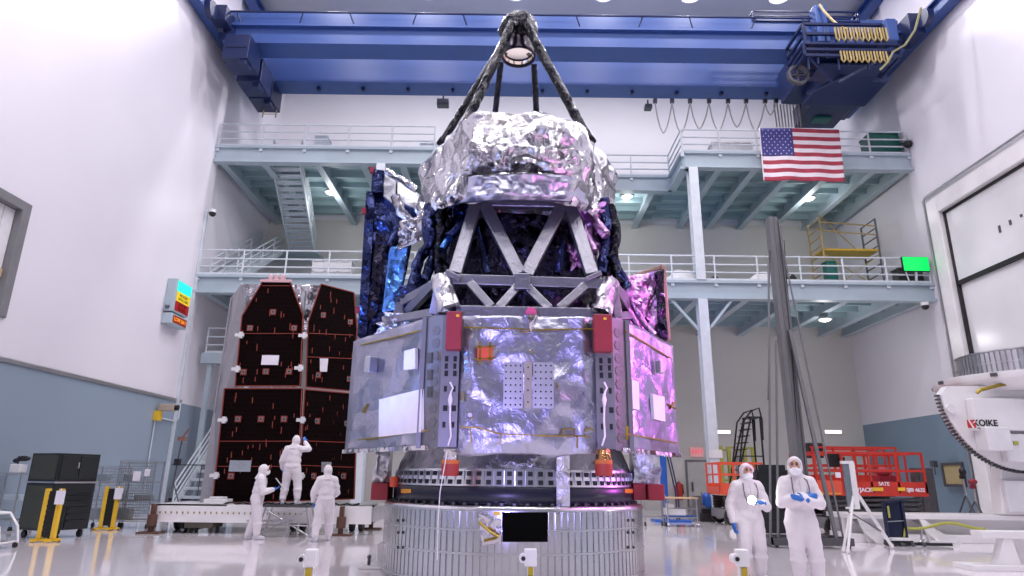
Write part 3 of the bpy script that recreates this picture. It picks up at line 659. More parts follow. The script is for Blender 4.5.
b = MB().path([P(447, 452, 10.3), P(440, 492, 10.3), P(438, 520, 10.3), P(437, 560, 10.3)], .008, 5); b.build('hanging_wire', M['patch'], tl)
# front fittings
y = 10.5
for u0, u1 in ((503, 523), (533, 553.5)):
    a = P(u0, 408, y); c = P(u1, 362.5, y); b = MB(); b.b2((a.x, y, a.z), (c.x, 10.66, c.z)); b.m = 1
    for i in range(4):
        for j in range(7):
            q = V((a.x + (c.x - a.x) * (i + .5) / 4, y - .004, a.z + (c.z - a.z) * (j + .5) / 7)); b.lathe([(0, 0), (.015, 0), (.015, .01)], 8, q, axis='y')
    b.build('perforated_plate', [mat('plate%d' % u0, (.62, .62, .68), .3, metal=.7), M['hole']], tl, bevel=0)
a = P(524, 408, y); c = P(532, 362, y); b = MB().b2((a.x, y - .02, a.z), (c.x, 10.66, c.z)); b.m = 1
for j in range(4): b.lathe([(0, 0), (.014, 0), (.014, .01)], 8, V(((a.x + c.x) / 2, y - .024, a.z + (c.z - a.z) * (j + .5) / 4)), axis='y')
b.build('plate_divider', [mat('tan strip', (.40, .36, .32), .4, metal=.4), M['hole']], tl)
a = P(477, 360, y); c = P(493, 346, y); o = MB().b2((a.x, y, a.z), (c.x, y + .06, c.z)).build('red_square', M['orange_red'], tl, bevel=.01); o['label'] = 'small red square cover taped to the front foil'
b = MB()
for u in (480, 490): b.bar(P(u, 342, y), P(u, 364, y), .03, .02, up=(0, 1, 0))
b.bar(P(474, 347, y), P(496, 346, y), .02, .02); b.bar(P(474, 359, y), P(496, 358, y), .02, .02); b.build('square_tape', M['tape'], o)
p = P(531, 313, 10.55); b = MB().lathe([(0, -.08), (.09, -.06), (.10, .06), (.0, .09)], 20, p, axis='y'); b.build('round_cap', mat('pink cap', (.62, .08, .25), .5), tl)
b = MB().lathe([(.12, -.05), (.05, -.2), (.03, -.32)], 12, p); b.build('cap_cord', M['silver'], tl)
b = MB()
for u, v in ((466, 358), (469, 392), (585, 360), (586, 394), (466, 322), (590, 322), (500, 350), (575, 372), (470, 415)): b.lathe([(0, -.01), (.035, -.01), (.035, .02)], 12, P(u, v, 10.53), axis='y')
b.build('foil_buttons', M['steel'], tl)
a = P(384, 365, 11.9); b = MB().box(on_plane(371, 365, SL, FL, .16), (.2, .16, .3), Matrix.Rotation(.9, 3, 'Z')); b.build('sensor_box', M['steel'], tl, bevel=.02)
b = MB().box(on_plane(660, 367, FR_, SR, .14), (.12, .14, .24), Matrix.Rotation(-.9, 3, 'Z')); b.build('sensor_box', M['steel'], tl, bevel=.02)
b = MB()
for v in (358, 375, 392): b.box(on_plane(430, v, SL, FL, .12), (.04, .1, .17), Matrix.Rotation(.9, 3, 'Z'))
b.build('latch_clips', M['dark_steel'], tl)
# outriggers below the bus with red covers
for s, (ua, ub), v0, v1, vr in ((-1, (372, 390), 450, 500, 484), (1, (634, 660), 452, 500, 485)):
    y = 12.3; a = P(ua, v1, y); c = P(ub, v0, y); r_ = P(ua, vr, y).z
    b = MB(); b.grid(lambda i, j: V((a.x + (c.x - a.x) * i, y, BZ0 + .1 + (r_ - BZ0 - .1) * j)) + nz3(V((i * 3 + s * 5, j * 4, 0))) * .05, 8, 12); b.b2((a.x + .03, y + .05, r_), (c.x - .03, y + .5, BZ0 + .1)); b.build('outrigger_wrap', M['silver_soft'], tl)
    b = MB().b2((a.x - .02, y - .06, a.z), (c.x + .02 if s < 0 else a.x + (c.x - a.x) * .42, y + .5, r_ + .02)); b.build('red_cover', M['cover_red'], tl, bevel=.015)
    if s > 0: b = MB().b2((a.x + (c.x - a.x) * .46, y - .12, a.z), (c.x + .02, y + .4, r_ + .02)); b.build('red_cover', M['cover_red'], tl, bevel=.015)
b = MB().lathe([(0, 0), (.1, 0), (.1, .18), (0, .18)], 12, P(395, 487, 12.2)); b.build('red_plug', M['orange_red'], tl)

# carrier trusses
def strut(pts, w=.17, name='strut', m='truss', d=None):
    b = MB()
    for p, q in zip(pts[:-1], pts[1:]):
        b.bar(p, q, w, d or w, up=(0, 1, 0))
    return b.build(name, M[m], tl, bevel=.015)
Y1, Y2, Y3 = 10.95, 11.2, 11.75
strut([P(456, 312, Y1), P(602, 315, Y1)], .2, 'lower_beam')
strut([P(444, 280, Y2), P(612, 285, Y2)], .19, 'middle_beam')
strut([P(477, 203, Y3), P(568, 205, Y3)], .17, 'upper_beam')
for l in ([(470, 283), (492, 308)], [(521, 283), (498, 309)], [(523, 283), (550, 310)], [(585, 286), (558, 310)]): strut([P(*l[0], Y2 - .02), P(*l[1], Y1 + .02)], .15)
MB().b2(P(515, 289, 11.0), P(530, 275, 11.12)).build('node_plate', M['truss'], tl, bevel=.02)
for l in ([(477, 201), (455, 275)], [(483, 202), (520, 276)], [(563, 204), (526, 276)], [(569, 204), (592, 276)]): strut([P(*l[0], Y3 + .02), P(*l[1], Y2 + .03)], .235, d=.2)
for l in ([(455, 275), (452, 280)], [(592, 276), (594, 280)]): strut([P(*l[0], Y2), P(*l[1], Y2)], .3, 'foot_block')
# foil-clad corner posts
for l in ([(441, 279), (450, 312)], [(610, 283), (600, 316)]):
    a, c = P(*l[0], Y2), P(*l[1], Y1 - .1); b = MB().path([a + (c - a) * t for t in (0, .2, .4, .6, .8, 1)], [.17, .2, .2, .19, .2, .2], 14); b.build('corner_post_wrap', M['silver'], tl)
# side frames
for s, L in ((-1, [[(442, 281), (402, 303)], [(440, 283), (434, 314)], [(434, 284), (408, 312)], [(401, 303), (396, 322)], [(396, 320), (436, 313)]]), (1, [[(610, 284), (630, 303)], [(612, 285), (618, 318)], [(614, 287), (628, 310)], [(630, 303), (634, 318)], [(604, 318), (634, 316)]])):
    for l in L:
        ya = Y2 if abs(l[0][0] - 525) < 92 else 12.3; yb = 12.3 if abs(l[1][0] - 525) > 100 else 11.4
        strut([P(*l[0], ya), P(*l[1], yb)], .16, 'side_strut')
# dark instrument core
b = MB().lathe([(1.75, 4.15), (1.7, 5.2), (1.62, 6.5)], 90, (AX + .08, AY + .2, 0), fn=lambda p, w, j: p + nz3(p * 1.5) * .12); b.build('dark_core', M['black_foil'], tl)
b = MB().prism([V((P(490, 240, 11.95).x, 11.9, 4.4)), V((P(560, 240, 11.95).x, 11.9, 4.4)), V((P(556, 240, 11.95).x, 11.9, 6.35)), V((P(494, 240, 11.95).x, 11.9, 6.35))], (0, .5, 0)); b.build('dark_baffle', M['black_foil'], tl)
for l, m_, w in (([(458, 222), (442, 250)], 'blue_foil', .16), ([(470, 215), (448, 238)], 'navy_foil', .2), ([(480, 222), (488, 275)], 'navy_foil', .2), ([(564, 225), (556, 275)], 'navy_foil', .2), ([(578, 215), (594, 252)], 'violet_foil', .18), ([(584, 208), (606, 235)], 'violet_foil', .2)):
    a, c = P(*l[0], 12.0), P(*l[1], 11.7); MB().path([a, (a + c) / 2, c], w / 2, 12).build('inner_strut', M[m_], tl)
def crumple_ball(name, c, r, m, amp=.25, s=1.6, n=40, par=tl):
    c = V(c); b = MB(); b.lathe([(math.sin(PI * j / 24), -math.cos(PI * j / 24)) for j in range(25)], n, (0, 0, 0), fn=lambda p, w, j: c + V((p.x * r[0], p.y * r[1], p.z * r[2])) * (1 + amp * (abs(noise.noise(p * s + c)) * 2 - .5) + amp * .5 * noise.noise(p * s * 2.7 + c)))
    return b.build(name, M[m], par)
crumple_ball('crumpled_foil', P(583, 242, 12.1), (.28, .3, .5), 'violet_foil', .4, 3)
crumple_ball('crumpled_foil', P(575, 257, 11.95), (.22, .2, .25), 'violet_foil', .5, 3)
crumple_ball('crumpled_foil', P(450, 212, 12.1), (.45, .3, .25), 'navy_foil', .4, 3)
crumple_ball('crumpled_foil', P(592, 212, 12.1), (.42, .3, .22), 'violet_foil', .45, 3)
# black hanging harness bundles
for n_, L in enumerate(([(443, 199), (430, 215), (428, 245), (416, 268), (411, 290)], [(436, 203), (441, 225), (437, 255), (443, 278)], [(430, 205), (425, 230), (433, 255), (424, 285)], [(447, 200), (447, 232), (440, 262), (447, 276)], [(603, 200), (609, 225), (604, 255), (600, 276)], [(608, 205), (616, 235), (613, 262), (622, 288)], [(612, 210), (606, 240), (616, 268), (628, 290)], [(600, 205), (602, 235), (612, 260), (606, 280)])):
    b = MB(); pts = [P(u, v, 11.75 + .04 * n_) for u, v in L]; q = []
    for i in range(len(pts) - 1):
        for t in range(6): q.append(pts[i].lerp(pts[i + 1], t / 6) + nz3(V((i + t / 6 + n_ * 3, n_, 0))) * .05)
    b.path(q, [.105 + .012 * math.sin(i * 1.9) for i in range(len(q))], 10); b.build('cable_harness', M['wrap' if n_ % 2 else 'navy_foil'], tl)
crumple_ball('crumpled_foil', P(416, 296, 12.3), (.35, .3, .3), 'navy_foil', .4, 2.5)
crumple_ball('crumpled_foil', P(400, 330, 12.4), (.4, .3, .3), 'silver', .4, 3)
crumple_ball('crumpled_foil', P(626, 296, 12.3), (.3, .3, .35), 'violet_foil', .4, 2.5)

# silver foil crown
def hexr(w, k):
    a = (w + PI / 2) % (PI / 3); a = min(a, PI / 3 - a) if False else a
    f = math.cos(PI / 6) / math.cos(((w + PI / 2 + PI / 6) % (PI / 3)) - PI / 6)
    return k * (1 / .93) * f + (1 - k)
def crownf(p, w, j):
    r = math.hypot(p.x, p.y); q = V((math.cos(w) * r, math.sin(w) * r, p.z))
    k = .75 if p.z > 7.6 else .45
    q = V((q.x, q.y, q.z * .7)); a = abs(noise.noise(q * 1.1)); b2 = abs(noise.noise(q * 2.4 + V((4, 2, 9)))); c2 = abs(noise.noise(q * 6 + V((1, 7, 3))))
    d = (a - .25) * .24 + (b2 - .2) * .16 + (c2 - .2) * .025; d += .05 * (noise.voronoi(q * 2.0)[0][1] - noise.voronoi(q * 2.0)[0][0]) - .02; f = hexr(w, k) * (1 + d / max(r, .6))
    return V((p.x * f, p.y * f, p.z + noise.noise(q * 2.2) * .07))
prof = []
for z0, r0, z1, r1, n in ((6.52, 2.0, 6.64, 2.08, 3), (6.64, 2.08, 7.5, 2.06, 16), (7.5, 2.06, 8.08, 2.02, 11), (8.08, 2.02, 8.42, 1.84, 7), (8.42, 1.84, 8.6, 1.62, 5), (8.6, 1.62, 8.5, .3, 6)):
    for i in range(n): prof.append((r0 + (r1 - r0) * i / n, z0 + (z1 - z0) * i / n))
b = MB().lathe(prof, 190, (AX + .02, AY, 0), fn=crownf); o = b.build('foil_crown', M['silver'], tl); o['label'] = 'bright crumpled silver foil crown'
# lower blanket tier on the crown front
def tier(name, us, vs, off, m, amp, arch):
    b = MB()
    def fn(i, j):
        u = us[0] + (us[1] - us[0]) * i; v = vs[0] + (vs[1] - vs[0]) * j + arch * (2 * i - 1) ** 2
        p = on_cyl(u, v, 2.1 + off); q = p * 2.2
        r = p - V((AX, AY, p.z)); r.normalize(); e = min(1, 6 * min(i, 1 - i, j + .1, 1 - j))
        return p + r * e * (.12 + (abs(noise.noise(q)) - .3) * .2 * amp + abs(noise.noise(q * 2.6)) * .1 * amp)
    b.grid(fn, 60, 22); return b.build(name, M[m], tl, solid=.01)
tier('crown_blanket', (452, 588), (147, 172), -.02, 'silver', 1.2, 8)
tier('crown_blanket', (456, 586), (176, 201), -.06, 'silver_flat', .7, 3)

# tripod with the mirror barrel on top
apex = P(518, 28, 12.9)
for (u0, v0, ya), (u1, v1, yb), r_ in (((513, 22, 12.5), (462, 123, 11.75), .10), ((525, 22, 12.5), (589, 130, 11.75), .10), ((503, 44, 13.1), (441, 135, 13.1), .085), ((537, 48, 13.1), (592, 133, 13.0), .085), ((501, 62, 13.6), (494, 116, 14.4), .075), ((534, 64, 13.6), (537, 117, 14.4), .075)):
    a, c = P(u0, v0, ya), P(u1, v1, yb); n = 34; b = MB()
    b.path([a + (c + V((0, 0, -.25)) - a) * (i / n) for i in range(n + 1)], [r_ * (1 + .16 * noise.noise(V((i * .9, u0, 0)))) for i in range(n + 1)], 12); o = b.build('tripod_leg', M['wrap'], tl)
    d = c - a
    b = MB().path([c + V((0, 0, -.25)) - d * .02 * k for k in range(4)], r_ * 1.3, 10); b.build('leg_boot', M['wrap'], o)
zb = P(520, 56, 13.0).z
bx, by = P(518.5, 50, 13.0).x, 13.0
b = MB().lathe([(0, apex.z + .42), (.18, apex.z + .42), (.40, apex.z + .25), (.46, apex.z - .05), (.42, apex.z - .25), (.36, apex.z - .35)], 48, (bx, by, 0), fn=lambda p, w, j: V((p.x, p.y, p.z)) + nz3(V((p.x, p.y, p.z)) * 3.5) * .05); b.build('apex_wrap', M['wrap'], tl)
b = MB().lathe([(.30, apex.z - .2), (.37, apex.z - .3), (.385, zb + .05), (.40, zb), (.39, zb - .05), (.36, zb - .05), (.35, zb + .02)], 56, (bx, by, 0)); o = b.build('mirror_barrel', mat('dark barrel', (.02, .015, .03), .2, metal=.6), tl)
b = MB().lathe([(.355, zb + .0), (.345, zb + .06), (.2, zb + .04), (0, zb + .03)], 48, (bx, by, 0)); q = b.build('secondary_mirror', mat('mirror gold', (.95, .88, .80), .08, metal=1, var=0), tl); q['label'] = 'bright mirror looking down out of the barrel'

# tall side panel on the left, smaller one on the right
def boxp(name, us, vs, y, dep, m, bevel=.03, lab=None):
    a, c = P(us[0], vs[1], y), P(us[1], vs[0], y); o = MB().b2((a.x, y, a.z), (c.x, y + dep, c.z)).build(name, M[m], tl, bevel=bevel)
    if lab: o['label'] = lab
    return o
def sheet(name, q, Y, m, amp=.06, s=2., n=26, solid=.015):
    """crumpled foil quad: four pixel corners (each with its own depth)"""
    c = [P(u, v, y) for (u, v), y in zip(q, Y)]; b = MB(); nn = (c[1] - c[0]).cross(c[3] - c[0]).normalized()
    def fn(i, j):
        p = (c[0] * (1 - i) + c[1] * i) * (1 - j) + (c[3] * (1 - i) + c[2] * i) * j
        return p + nn * amp * ((abs(noise.noise(p * s)) - .25) * 1.6 + abs(noise.noise(p * s * 2.7)) * .8)
    b.grid(fn, n, n); return b.build(name, M[m], tl, solid=solid)
def slab(name, q, Y, dep, m, bevel=.02):
    c = [P(u, v, Y) for u, v in q]; return MB().prism(c, (0, dep, 0)).build(name, M[m], tl, bevel=bevel)
slab('side_panel', [(366, 190), (375, 192), (367, 342), (357, 336)], 12.7, 1.4, 'navy_foil')
sheet('panel_blanket', [(372, 175), (421, 197), (392, 346), (362, 332)], [12.75, 12.9, 12.9, 12.75], 'navy_foil', .12)
sheet('panel_blanket', [(390, 247), (408, 244), (398, 312), (382, 312)], [12.5, 12.42, 12.3, 12.4], 'blue_foil', .05, 2.4)
sheet('panel_blanket', [(376, 232), (388, 240), (376, 316), (367, 322)], [12.66, 12.66, 12.66, 12.66], 'black_foil', .04, 2.4)
slab('panel_head', [(372, 168), (384, 170), (383, 192), (371, 192)], 12.6, 1.0, 'navy_foil')
slab('panel_head', [(384, 170), (396, 178), (395, 206), (383, 196)], 12.65, .8, 'silver_soft')
slab('panel_head', [(397, 180), (422, 196), (420, 212), (397, 200)], 12.7, .7, 'silver_soft')
for n_, (L, r_) in enumerate(([[(386, 171), (402, 180), (420, 193)], .07], [[(396, 196), (401, 212), (414, 225), (424, 222)], .11], [[(424, 205), (424, 225), (428, 236)], .16])):
    pts = [P(u, v, 12.4) for u, v in L]; q = []
    for i in range(len(pts) - 1):
        for t in range(6): q.append(pts[i].lerp(pts[i + 1], t / 6))
    MB().path([p + nz3(p * 4) * .03 for p in q], [r_ * (1 + .3 * noise.noise(p * 5)) for p in q], 12).build('foil_roll', M['silver'], tl)
sheet('foil_scarf', [(400, 222), (426, 215), (424, 240), (396, 250)], [12.35, 12.3, 12.3, 12.4], 'silver', .14, 3)
sheet('foil_scarf', [(384, 312), (432, 314), (420, 332), (375, 340)], [12.4, 11.8, 11.7, 12.3], 'silver', .12, 3)
for u, v in ((372, 170), (364, 211), (357.5, 310)): MB().box(P(u, v, 12.55), (.08, .08, .12)).build('red_corner_cap', M['cover_red'], tl)
# right
TAN = mat('tan frame', (.38, .26, .20), .5, metal=.3); M['tan'] = TAN
slab('side_frame', [(661, 264), (666, 266), (671, 340), (666, 342)], 12.7, 1.2, 'tan')
slab('side_frame', [(636, 273), (662, 264), (662, 269), (636, 277)], 12.75, .3, 'tan')
sheet('panel_blanket', [(628, 275), (663, 270), (667, 341), (640, 326)], [12.6, 12.7, 12.7, 12.6], 'violet_foil', .14, 2.2)
sheet('panel_blanket', [(655, 272), (664, 269), (668, 340), (660, 338)], [12.55, 12.65, 12.65, 12.6], 'black_foil', .05)
sheet('panel_blanket', [(622, 280), (640, 290), (648, 338), (622, 322)], [12.3, 12.3, 12.4, 12.2], 'violet_foil', .14, 3)
for n_, L in enumerate(([(630, 295), (636, 310), (645, 325), (655, 335)], [(625, 300), (633, 318), (640, 330)])):
    MB().path([P(u, v, 12.1) for u, v in L], .06, 10).build('foil_roll', M['violet_foil'], tl)
# ------------------------------------------------------------------ helpers for small gear
def text_mesh(name, s, size, loc, xdir, updir, m, parent, ext=.006, align='CENTER', bold=0):
    c = bpy.data.curves.new('t', 'FONT'); c.body = s; c.size = size; c.extrude = ext; c.align_x = align; c.align_y = 'CENTER'; c.offset = bold
    o = bpy.data.objects.new('t', c); COL.objects.link(o); dg = bpy.context.evaluated_depsgraph_get(); dg.update()
    me = bpy.data.meshes.new_from_object(o.evaluated_get(dg)); bpy.data.objects.remove(o); bpy.data.curves.remove(c)
    x = V(xdir).normalized(); y = V(updir).normalized(); y = (y - x * y.dot(x)).normalized(); z = x.cross(y)
    off = wl(parent); R = Matrix((x, y, z)).transposed()
    for v in me.vertices: v.co = R @ v.co + V(loc) - off
    me.name = name; me.materials.clear(); me.materials.append(m)
    q = bpy.data.objects.new(name, me); COL.objects.link(q); q.parent = parent; return q
def caster(mb, p, r=.08):
    p = V(p); mb.lathe([(0, -.03), (r, -.03), (r, .03), (0, .03)], 14, p + V((0, 0, r)), axis='x'); mb.box(p + V((0, 0, r * 1.7)), (.07, .07, r * .9))

# ------------------------------------------------------------------ solar panels on their cart
YS = 20.5
sp = thing('solar_panel_array', 'two tall dark red-lined solar panels standing on a white cart at left', 'solar panel', (P(285, 500, YS).x, YS, .9))
def cellmat():
    m = bpy.data.materials.new('solar cells'); m.use_nodes = True; nt = m.node_tree; N = nt.nodes; L = nt.links; b = N['Principled BSDF']
    b.inputs['Roughness'].default_value = .4; b.inputs['Specular IOR Level'].default_value = .04
    tc = N.new('ShaderNodeTexCoord'); sx = N.new('ShaderNodeSeparateXYZ'); L.new(tc.outputs['Object'], sx.inputs[0]); cx = N.new('ShaderNodeCombineXYZ'); L.new(sx.outputs['X'], cx.inputs['X']); L.new(sx.outputs['Z'], cx.inputs['Y'])
    br = N.new('ShaderNodeTexBrick'); L.new(cx.outputs[0], br.inputs['Vector'])
    for k, v in (('Scale', 1.), ('Mortar Size', .006), ('Brick Width', .16), ('Row Height', .15), ('Mortar Smooth', .1)): br.inputs[k].default_value = v
    br.inputs['Color1'].default_value = (.0030, .0018, .0020, 1); br.inputs['Color2'].default_value = (.0045, .002, .002, 1); br.inputs['Mortar'].default_value = (.016, .004, .004, 1)
    L.new(br.outputs['Color'], b.inputs['Base Color']); return m
CELL = cellmat(); WIRE = mat('red wiring', (.27, .040, .025), .6); SIDE = mat('panel side grey', (.34, .33, .36), .4, metal=.3)
def px_slab(name, poly, Ys, dep, m, par):
    pts = [P(u, v, y) for (u, v), y in zip(poly, Ys)]; return MB().prism(pts, (0, dep, 0)).build(name, m, par)
def lerp_y(u, a, b, ya, yb): return ya + (yb - ya) * (u - a) / (b - a)
Lup = [(263, 281), (290, 281), (303, 315), (300, 386), (235, 386), (242, 316)]
Llo = [(224.5, 388.5), (302, 388.5), (297, 501), (212.5, 503)]
Rup = [(321, 284), (354, 292.5), (357, 330), (352, 391), (306, 387), (308, 322)]
Rlo = [(305, 389.5), (358, 394), (354, 499), (298, 501)]
YR = lambda u: lerp_y(u, 300, 358, YS + .05, YS + 1.1)
for nm, poly, yf in (('left', Lup, lambda u: YS), ('left', Llo, lambda u: YS), ('right', Rup, YR), ('right', Rlo, YR)):
    o = px_slab('cell_panel', poly, [yf(u) for u, v in poly], .12, CELL, sp)
    e = MB(); pts = [P(u, v, yf(u) - .015) for u, v in poly]
    for a, c in zip(pts, pts[1:] + pts[:1]): e.bar(a, c, .028, .03, up=(0, 1, 0))
    e.build('red_edging', WIRE, o)
    # red wire runs: horizontal lines and short uprights
    us = [p[0] for p in poly]; vs = [p[1] for p in poly]; u0, u1, v0, v1 = min(us), max(us), min(vs), max(vs); e = MB(); r2 = random.Random(int(u0 + v0))
    def inside(u, v):
        c = False
        for (xa, ya), (xb, yb) in zip(poly, poly[1:] + poly[:1]):
            if (ya > v) != (yb > v) and u < (xb - xa) * (v - ya) / (yb - ya) + xa: c = not c
        return c
    for k in range(30):
        u = r2.uniform(u0 + 3, u1 - 3); v = r2.uniform(v0 + 4, v1 - 6); h = r2.uniform(3, 7)
        if inside(u, v) and inside(u - 1, v + h): e.bar(P(u, v, yf(u) - .012), P(u - .07 * h, v + h, yf(u) - .012), .022, .015, up=(0, 1, 0))
    for v in ([v0 + (v1 - v0) * t for t in ((.045, .5) if nm == 'left' and v0 < 300 else (.46, .68))]):
        seg = [u for u in range(int(u0), int(u1) + 1) if inside(u, v)]
        if seg: e.bar(P(seg[0] + 1, v, yf(seg[0]) - .012), P(seg[-1] - 1, v + (0 if nm == 'left' else 2), yf(seg[-1]) - .012), .02, .015, up=(0, 1, 0))
    e.build('red_wiring', WIRE, o)
PINK = mat('pink foam', (.72, .45, .48), .6)
def marker(u, v, y, s=.19):
    p = P(u, v, y - .03); b = MB().box(p, (s, .02, s)); b.m = 1; b.box(p + V((0, -.012, 0)), (s * .62, .012, s * .62)); b.m = 2; b.box(p + V((0, -.02, 0)), (s * .26, .012, s * .26)); b.build('square_marker', [WIRE, M['grid_grey'], M['hole']], sp)
for u, v in ((273, 312), (250, 328), (294, 328), (243.5, 372), (266, 371.5), (289, 371.5), (238, 419), (261, 419), (284, 419), (231, 476)): marker(u, v, YS)
for u, v in ((323, 315), (350, 322), (318, 375), (349, 379), (317, 421), (346, 423.5), (313, 476), (343, 476)): marker(u, v, YR(u))
for u, v, w_, h_, lb in ((270, 360, 18, 9.5, 'white'), (322, 365, 12, 13, 'white'), (240, 466, 23, 11, 'grey'), (323, 467, 17, 10, 'grey')):
    y = (YS if u < 300 else YR(u)) - .05; a, c = P(u - w_ / 2, v + h_ / 2, y), P(u + w_ / 2, v - h_ / 2, y); MB().b2((a.x, y, a.z), (c.x, y + .03, c.z)).build('cover_sheet', M['patch'] if lb == 'white' else mat('grey mirror%d' % u, (.6, .6, .62), .25, metal=.8), sp)
for u, v in ((239.5, 335), (303, 335.5), (236, 369), (299, 368), (222.5, 420), (301, 420), (214.5, 475.5), (300, 476)):
    p = P(u, v, YS - .08); b = MB(); b.box(p, (.28, .06, .1)); b.box(p + V((.05, 0, 0)), (.1, .1, .2)); b.build('hinge_bracket', M['white_plastic'], sp)
b = MB(); b.b2((P(304, 300, YS + .2).x - .07, YS + .12, P(300, 500, YS).z), (P(304, 300, YS + .2).x + .03, YS + .3, P(304, 290, YS).z)); b.build('hinge_line', M['steel'], sp)
# silver side and foil backs
o = px_slab('side_wall', [(241, 284), (244, 316), (236, 388), (226, 389), (213, 503), (200, 502), (216, 393), (231, 298)], [YS + .15] * 6 + [YS + .6, YS + .6], .25, SIDE, sp)
px_slab('back_frame', [(199.5, 503), (201.5, 503), (232, 297), (230.5, 297)], [YS + .5] * 4, 1.6, SIDE, sp)
b = MB(); c4 = [P(241, 284, YS + 1.5), P(322, 285, YS + 1.5), P(322, 330, YS + 1.5), P(241, 330, YS + 1.5)]
b.grid(lambda i, j: (c4[0] * (1 - i) + c4[1] * i) * (1 - j) + (c4[3] * (1 - i) + c4[2] * i) * j + V((0, .12 * noise.noise(V((i * 9, j * 4, 2))), 0)), 24, 10); b.build('foil_back', M['silver'], sp)
b = MB()
for u in (271, 277, 283): p = P(u, 278.5, YS); b.box(p, (.12, .12, .16)); b.ell(p + V((0, 0, .08)), (.06, .06, .07))
b.box(P(276, 281, YS - .02), (1.0, .1, .09)); b.build('top_fittings', PINK, sp)
# cart
ct = thing('panel_cart', 'long white cart on brown jacks carrying the tall solar panels', 'cart', (P(255, 515, 20).x, 20, 0))
xa, xb = P(151, 515, 19.6).x, P(372, 508, 19.6).x
za = P(190, 521, 19.5).z; zt = .78
b = MB(); b.b2((xa, 19.5, za), (xb, 19.62, zt)); b.b2((xa, 21.9, za), (xb, 22.02, zt)); b.b2((xa, 19.5, zt - .04), (P(226, 510, 19.5).x, 22, zt)); b.b2((xa, 19.45, za - .03), (xb, 19.66, za)); b.build('side_rails', M['white'], ct)
b = MB()
for k in range(9): x = xa + (xb - xa) * k / 8; b.b2((x - .06, 19.62, za + .02), (x + .06, 21.9, zt - .05))
b.b2((P(208, 505, YS).x, YS - .2, zt - .04), (xb - .3, 21.95, zt)); b.build('cross_members', M['steel'], ct)
b = MB()
for k in range(26): b.box((xa + .3 + k * .16, 19.49, (za + zt) / 2), (.03, .02, .05))
b.build('bolt_holes', M['tape'], ct)
for u in (151.5, 341, 371, 192):
    y = 19.35 if u in (151.5, 341) else 21.8; x = P(u, 525, y).x; b = MB(); b.b2((x - .06, y - .06, .03), (x + .06, y + .06, zt)); b.b2((x - .32, y - .18, 0), (x + .32, y + .18, .045)); b.tube((x, y, .2), (x, y, .5), .13, n=12); b.build('jack_leg', M['rust'], ct, bevel=.01)
for x in (P(358, 520, 21).x, P(175, 525, 20.4).x, P(300, 520, 21).x):
    b = MB()
    for s in (-.14, .14): b.lathe([(0, -.06), (.2, -.06), (.2, .06), (0, .06)], 18, (x + s, 20.9, .2), axis='x')
    b.box((x, 20.9, .42), (.3, .3, .2)); b.build('castor', M['black'], ct)
b = MB(); b.b2((P(212, 530, 19.9).x, 19.9, .28), (P(246, 530, 19.9).x, 20.9, .5)); b.b2((P(262, 530, 19.9).x, 20.2, .3), (P(278, 530, 19.9).x, 20.8, .48)); tag(b.build('timber_block', M['wood'], loc=(P(230, 530, 20).x, 20.2, 0)), 'pale timber blocks under the cart of the solar panels', 'timber')
b = MB(); p = PG(176, 537); b.b2((p.x - .4, 19.6, .14), (p.x + .4, 20.3, .55)); b.b2((p.x - .42, 19.58, .5), (p.x + .42, 20.32, .6)); b.b2((p.x - .42, 19.56, .28), (p.x + .42, 20.3, .34))
for s in (-.3, .3): caster(b, (p.x + s, 19.75, 0), .07); caster(b, (p.x + s, 20.2, 0), .07)
tag(b.build('dolly', mat('olive box', (.12, .115, .085), .6), loc=(p.x, 20, 0)), 'low olive equipment box on wheels under left end of white cart', 'box')
p = P(216, 507, 19.9); b = MB(); b.b2((p.x - .35, 19.8, .782), (p.x + .35, 20.2, .92)); b.b2((p.x - .2, 19.82, .92), (p.x + .2, 20.15, .98)); tag(b.build('white_case', M['white_plastic'], loc=(p.x, 20, .782), bevel=.02), 'small white case lying on the cart below the left solar panel', 'case')
b = MB()
for k in range(5):
    pts = [V((P(214 + 28 * k, 507, 19.8).x + .12 * i, 19.85 + .06 * math.sin(i * 1.7 + k), .81 + .03 * math.sin(i * 2.1 + k))) for i in range(9)]; b.path(pts, .028, 6)
tag(b.build('cable_bundle', M['black'], loc=(P(240, 507, 19.8).x, 19.85, .8)), 'black cables lying along the cart at the foot of the solar panels', 'cable')
# work step under the climbing person
ws = thing('work_step', 'grey folding work step with open legs beside the solar panels, person standing on it', 'step', (P(283, 540, 19).x, 19.15, 0)); x = P(287, 540, 19.1).x; zst = .81
b = MB().b2((x - .72, 18.75, zst - .05), (x + .62, 19.32, zst)); b.build('step_plate', M['dark_steel'], ws)
for s in (-1, 1):
    for y in (18.78, 19.28): MB().tube((x + s * .55, y, zst - .04), (x + s * .75, y + (-.1 if y < 19 else .05), 0), .028).build('leg', M['steel'], ws)
b = MB(); b.b2((x - .95, 18.5, .4), (x + .2, 18.8, .44)); b.tube((x - .6, 18.78, zst - .1), (x + .68, 18.7, .05), .02); b.tube((x + .6, 18.78, zst - .1), (x - .68, 18.7, .05), .02); b.tube((x - .7, 18.72, .3), (x + .7, 18.72, .3), .02); b.tube((x - .9, 18.52, .4), (x - .9, 18.52, 0), .022); b.tube((x + .15, 18.52, .4), (x + .15, 18.52, 0), .022); b.build('braces', M['steel'], ws)

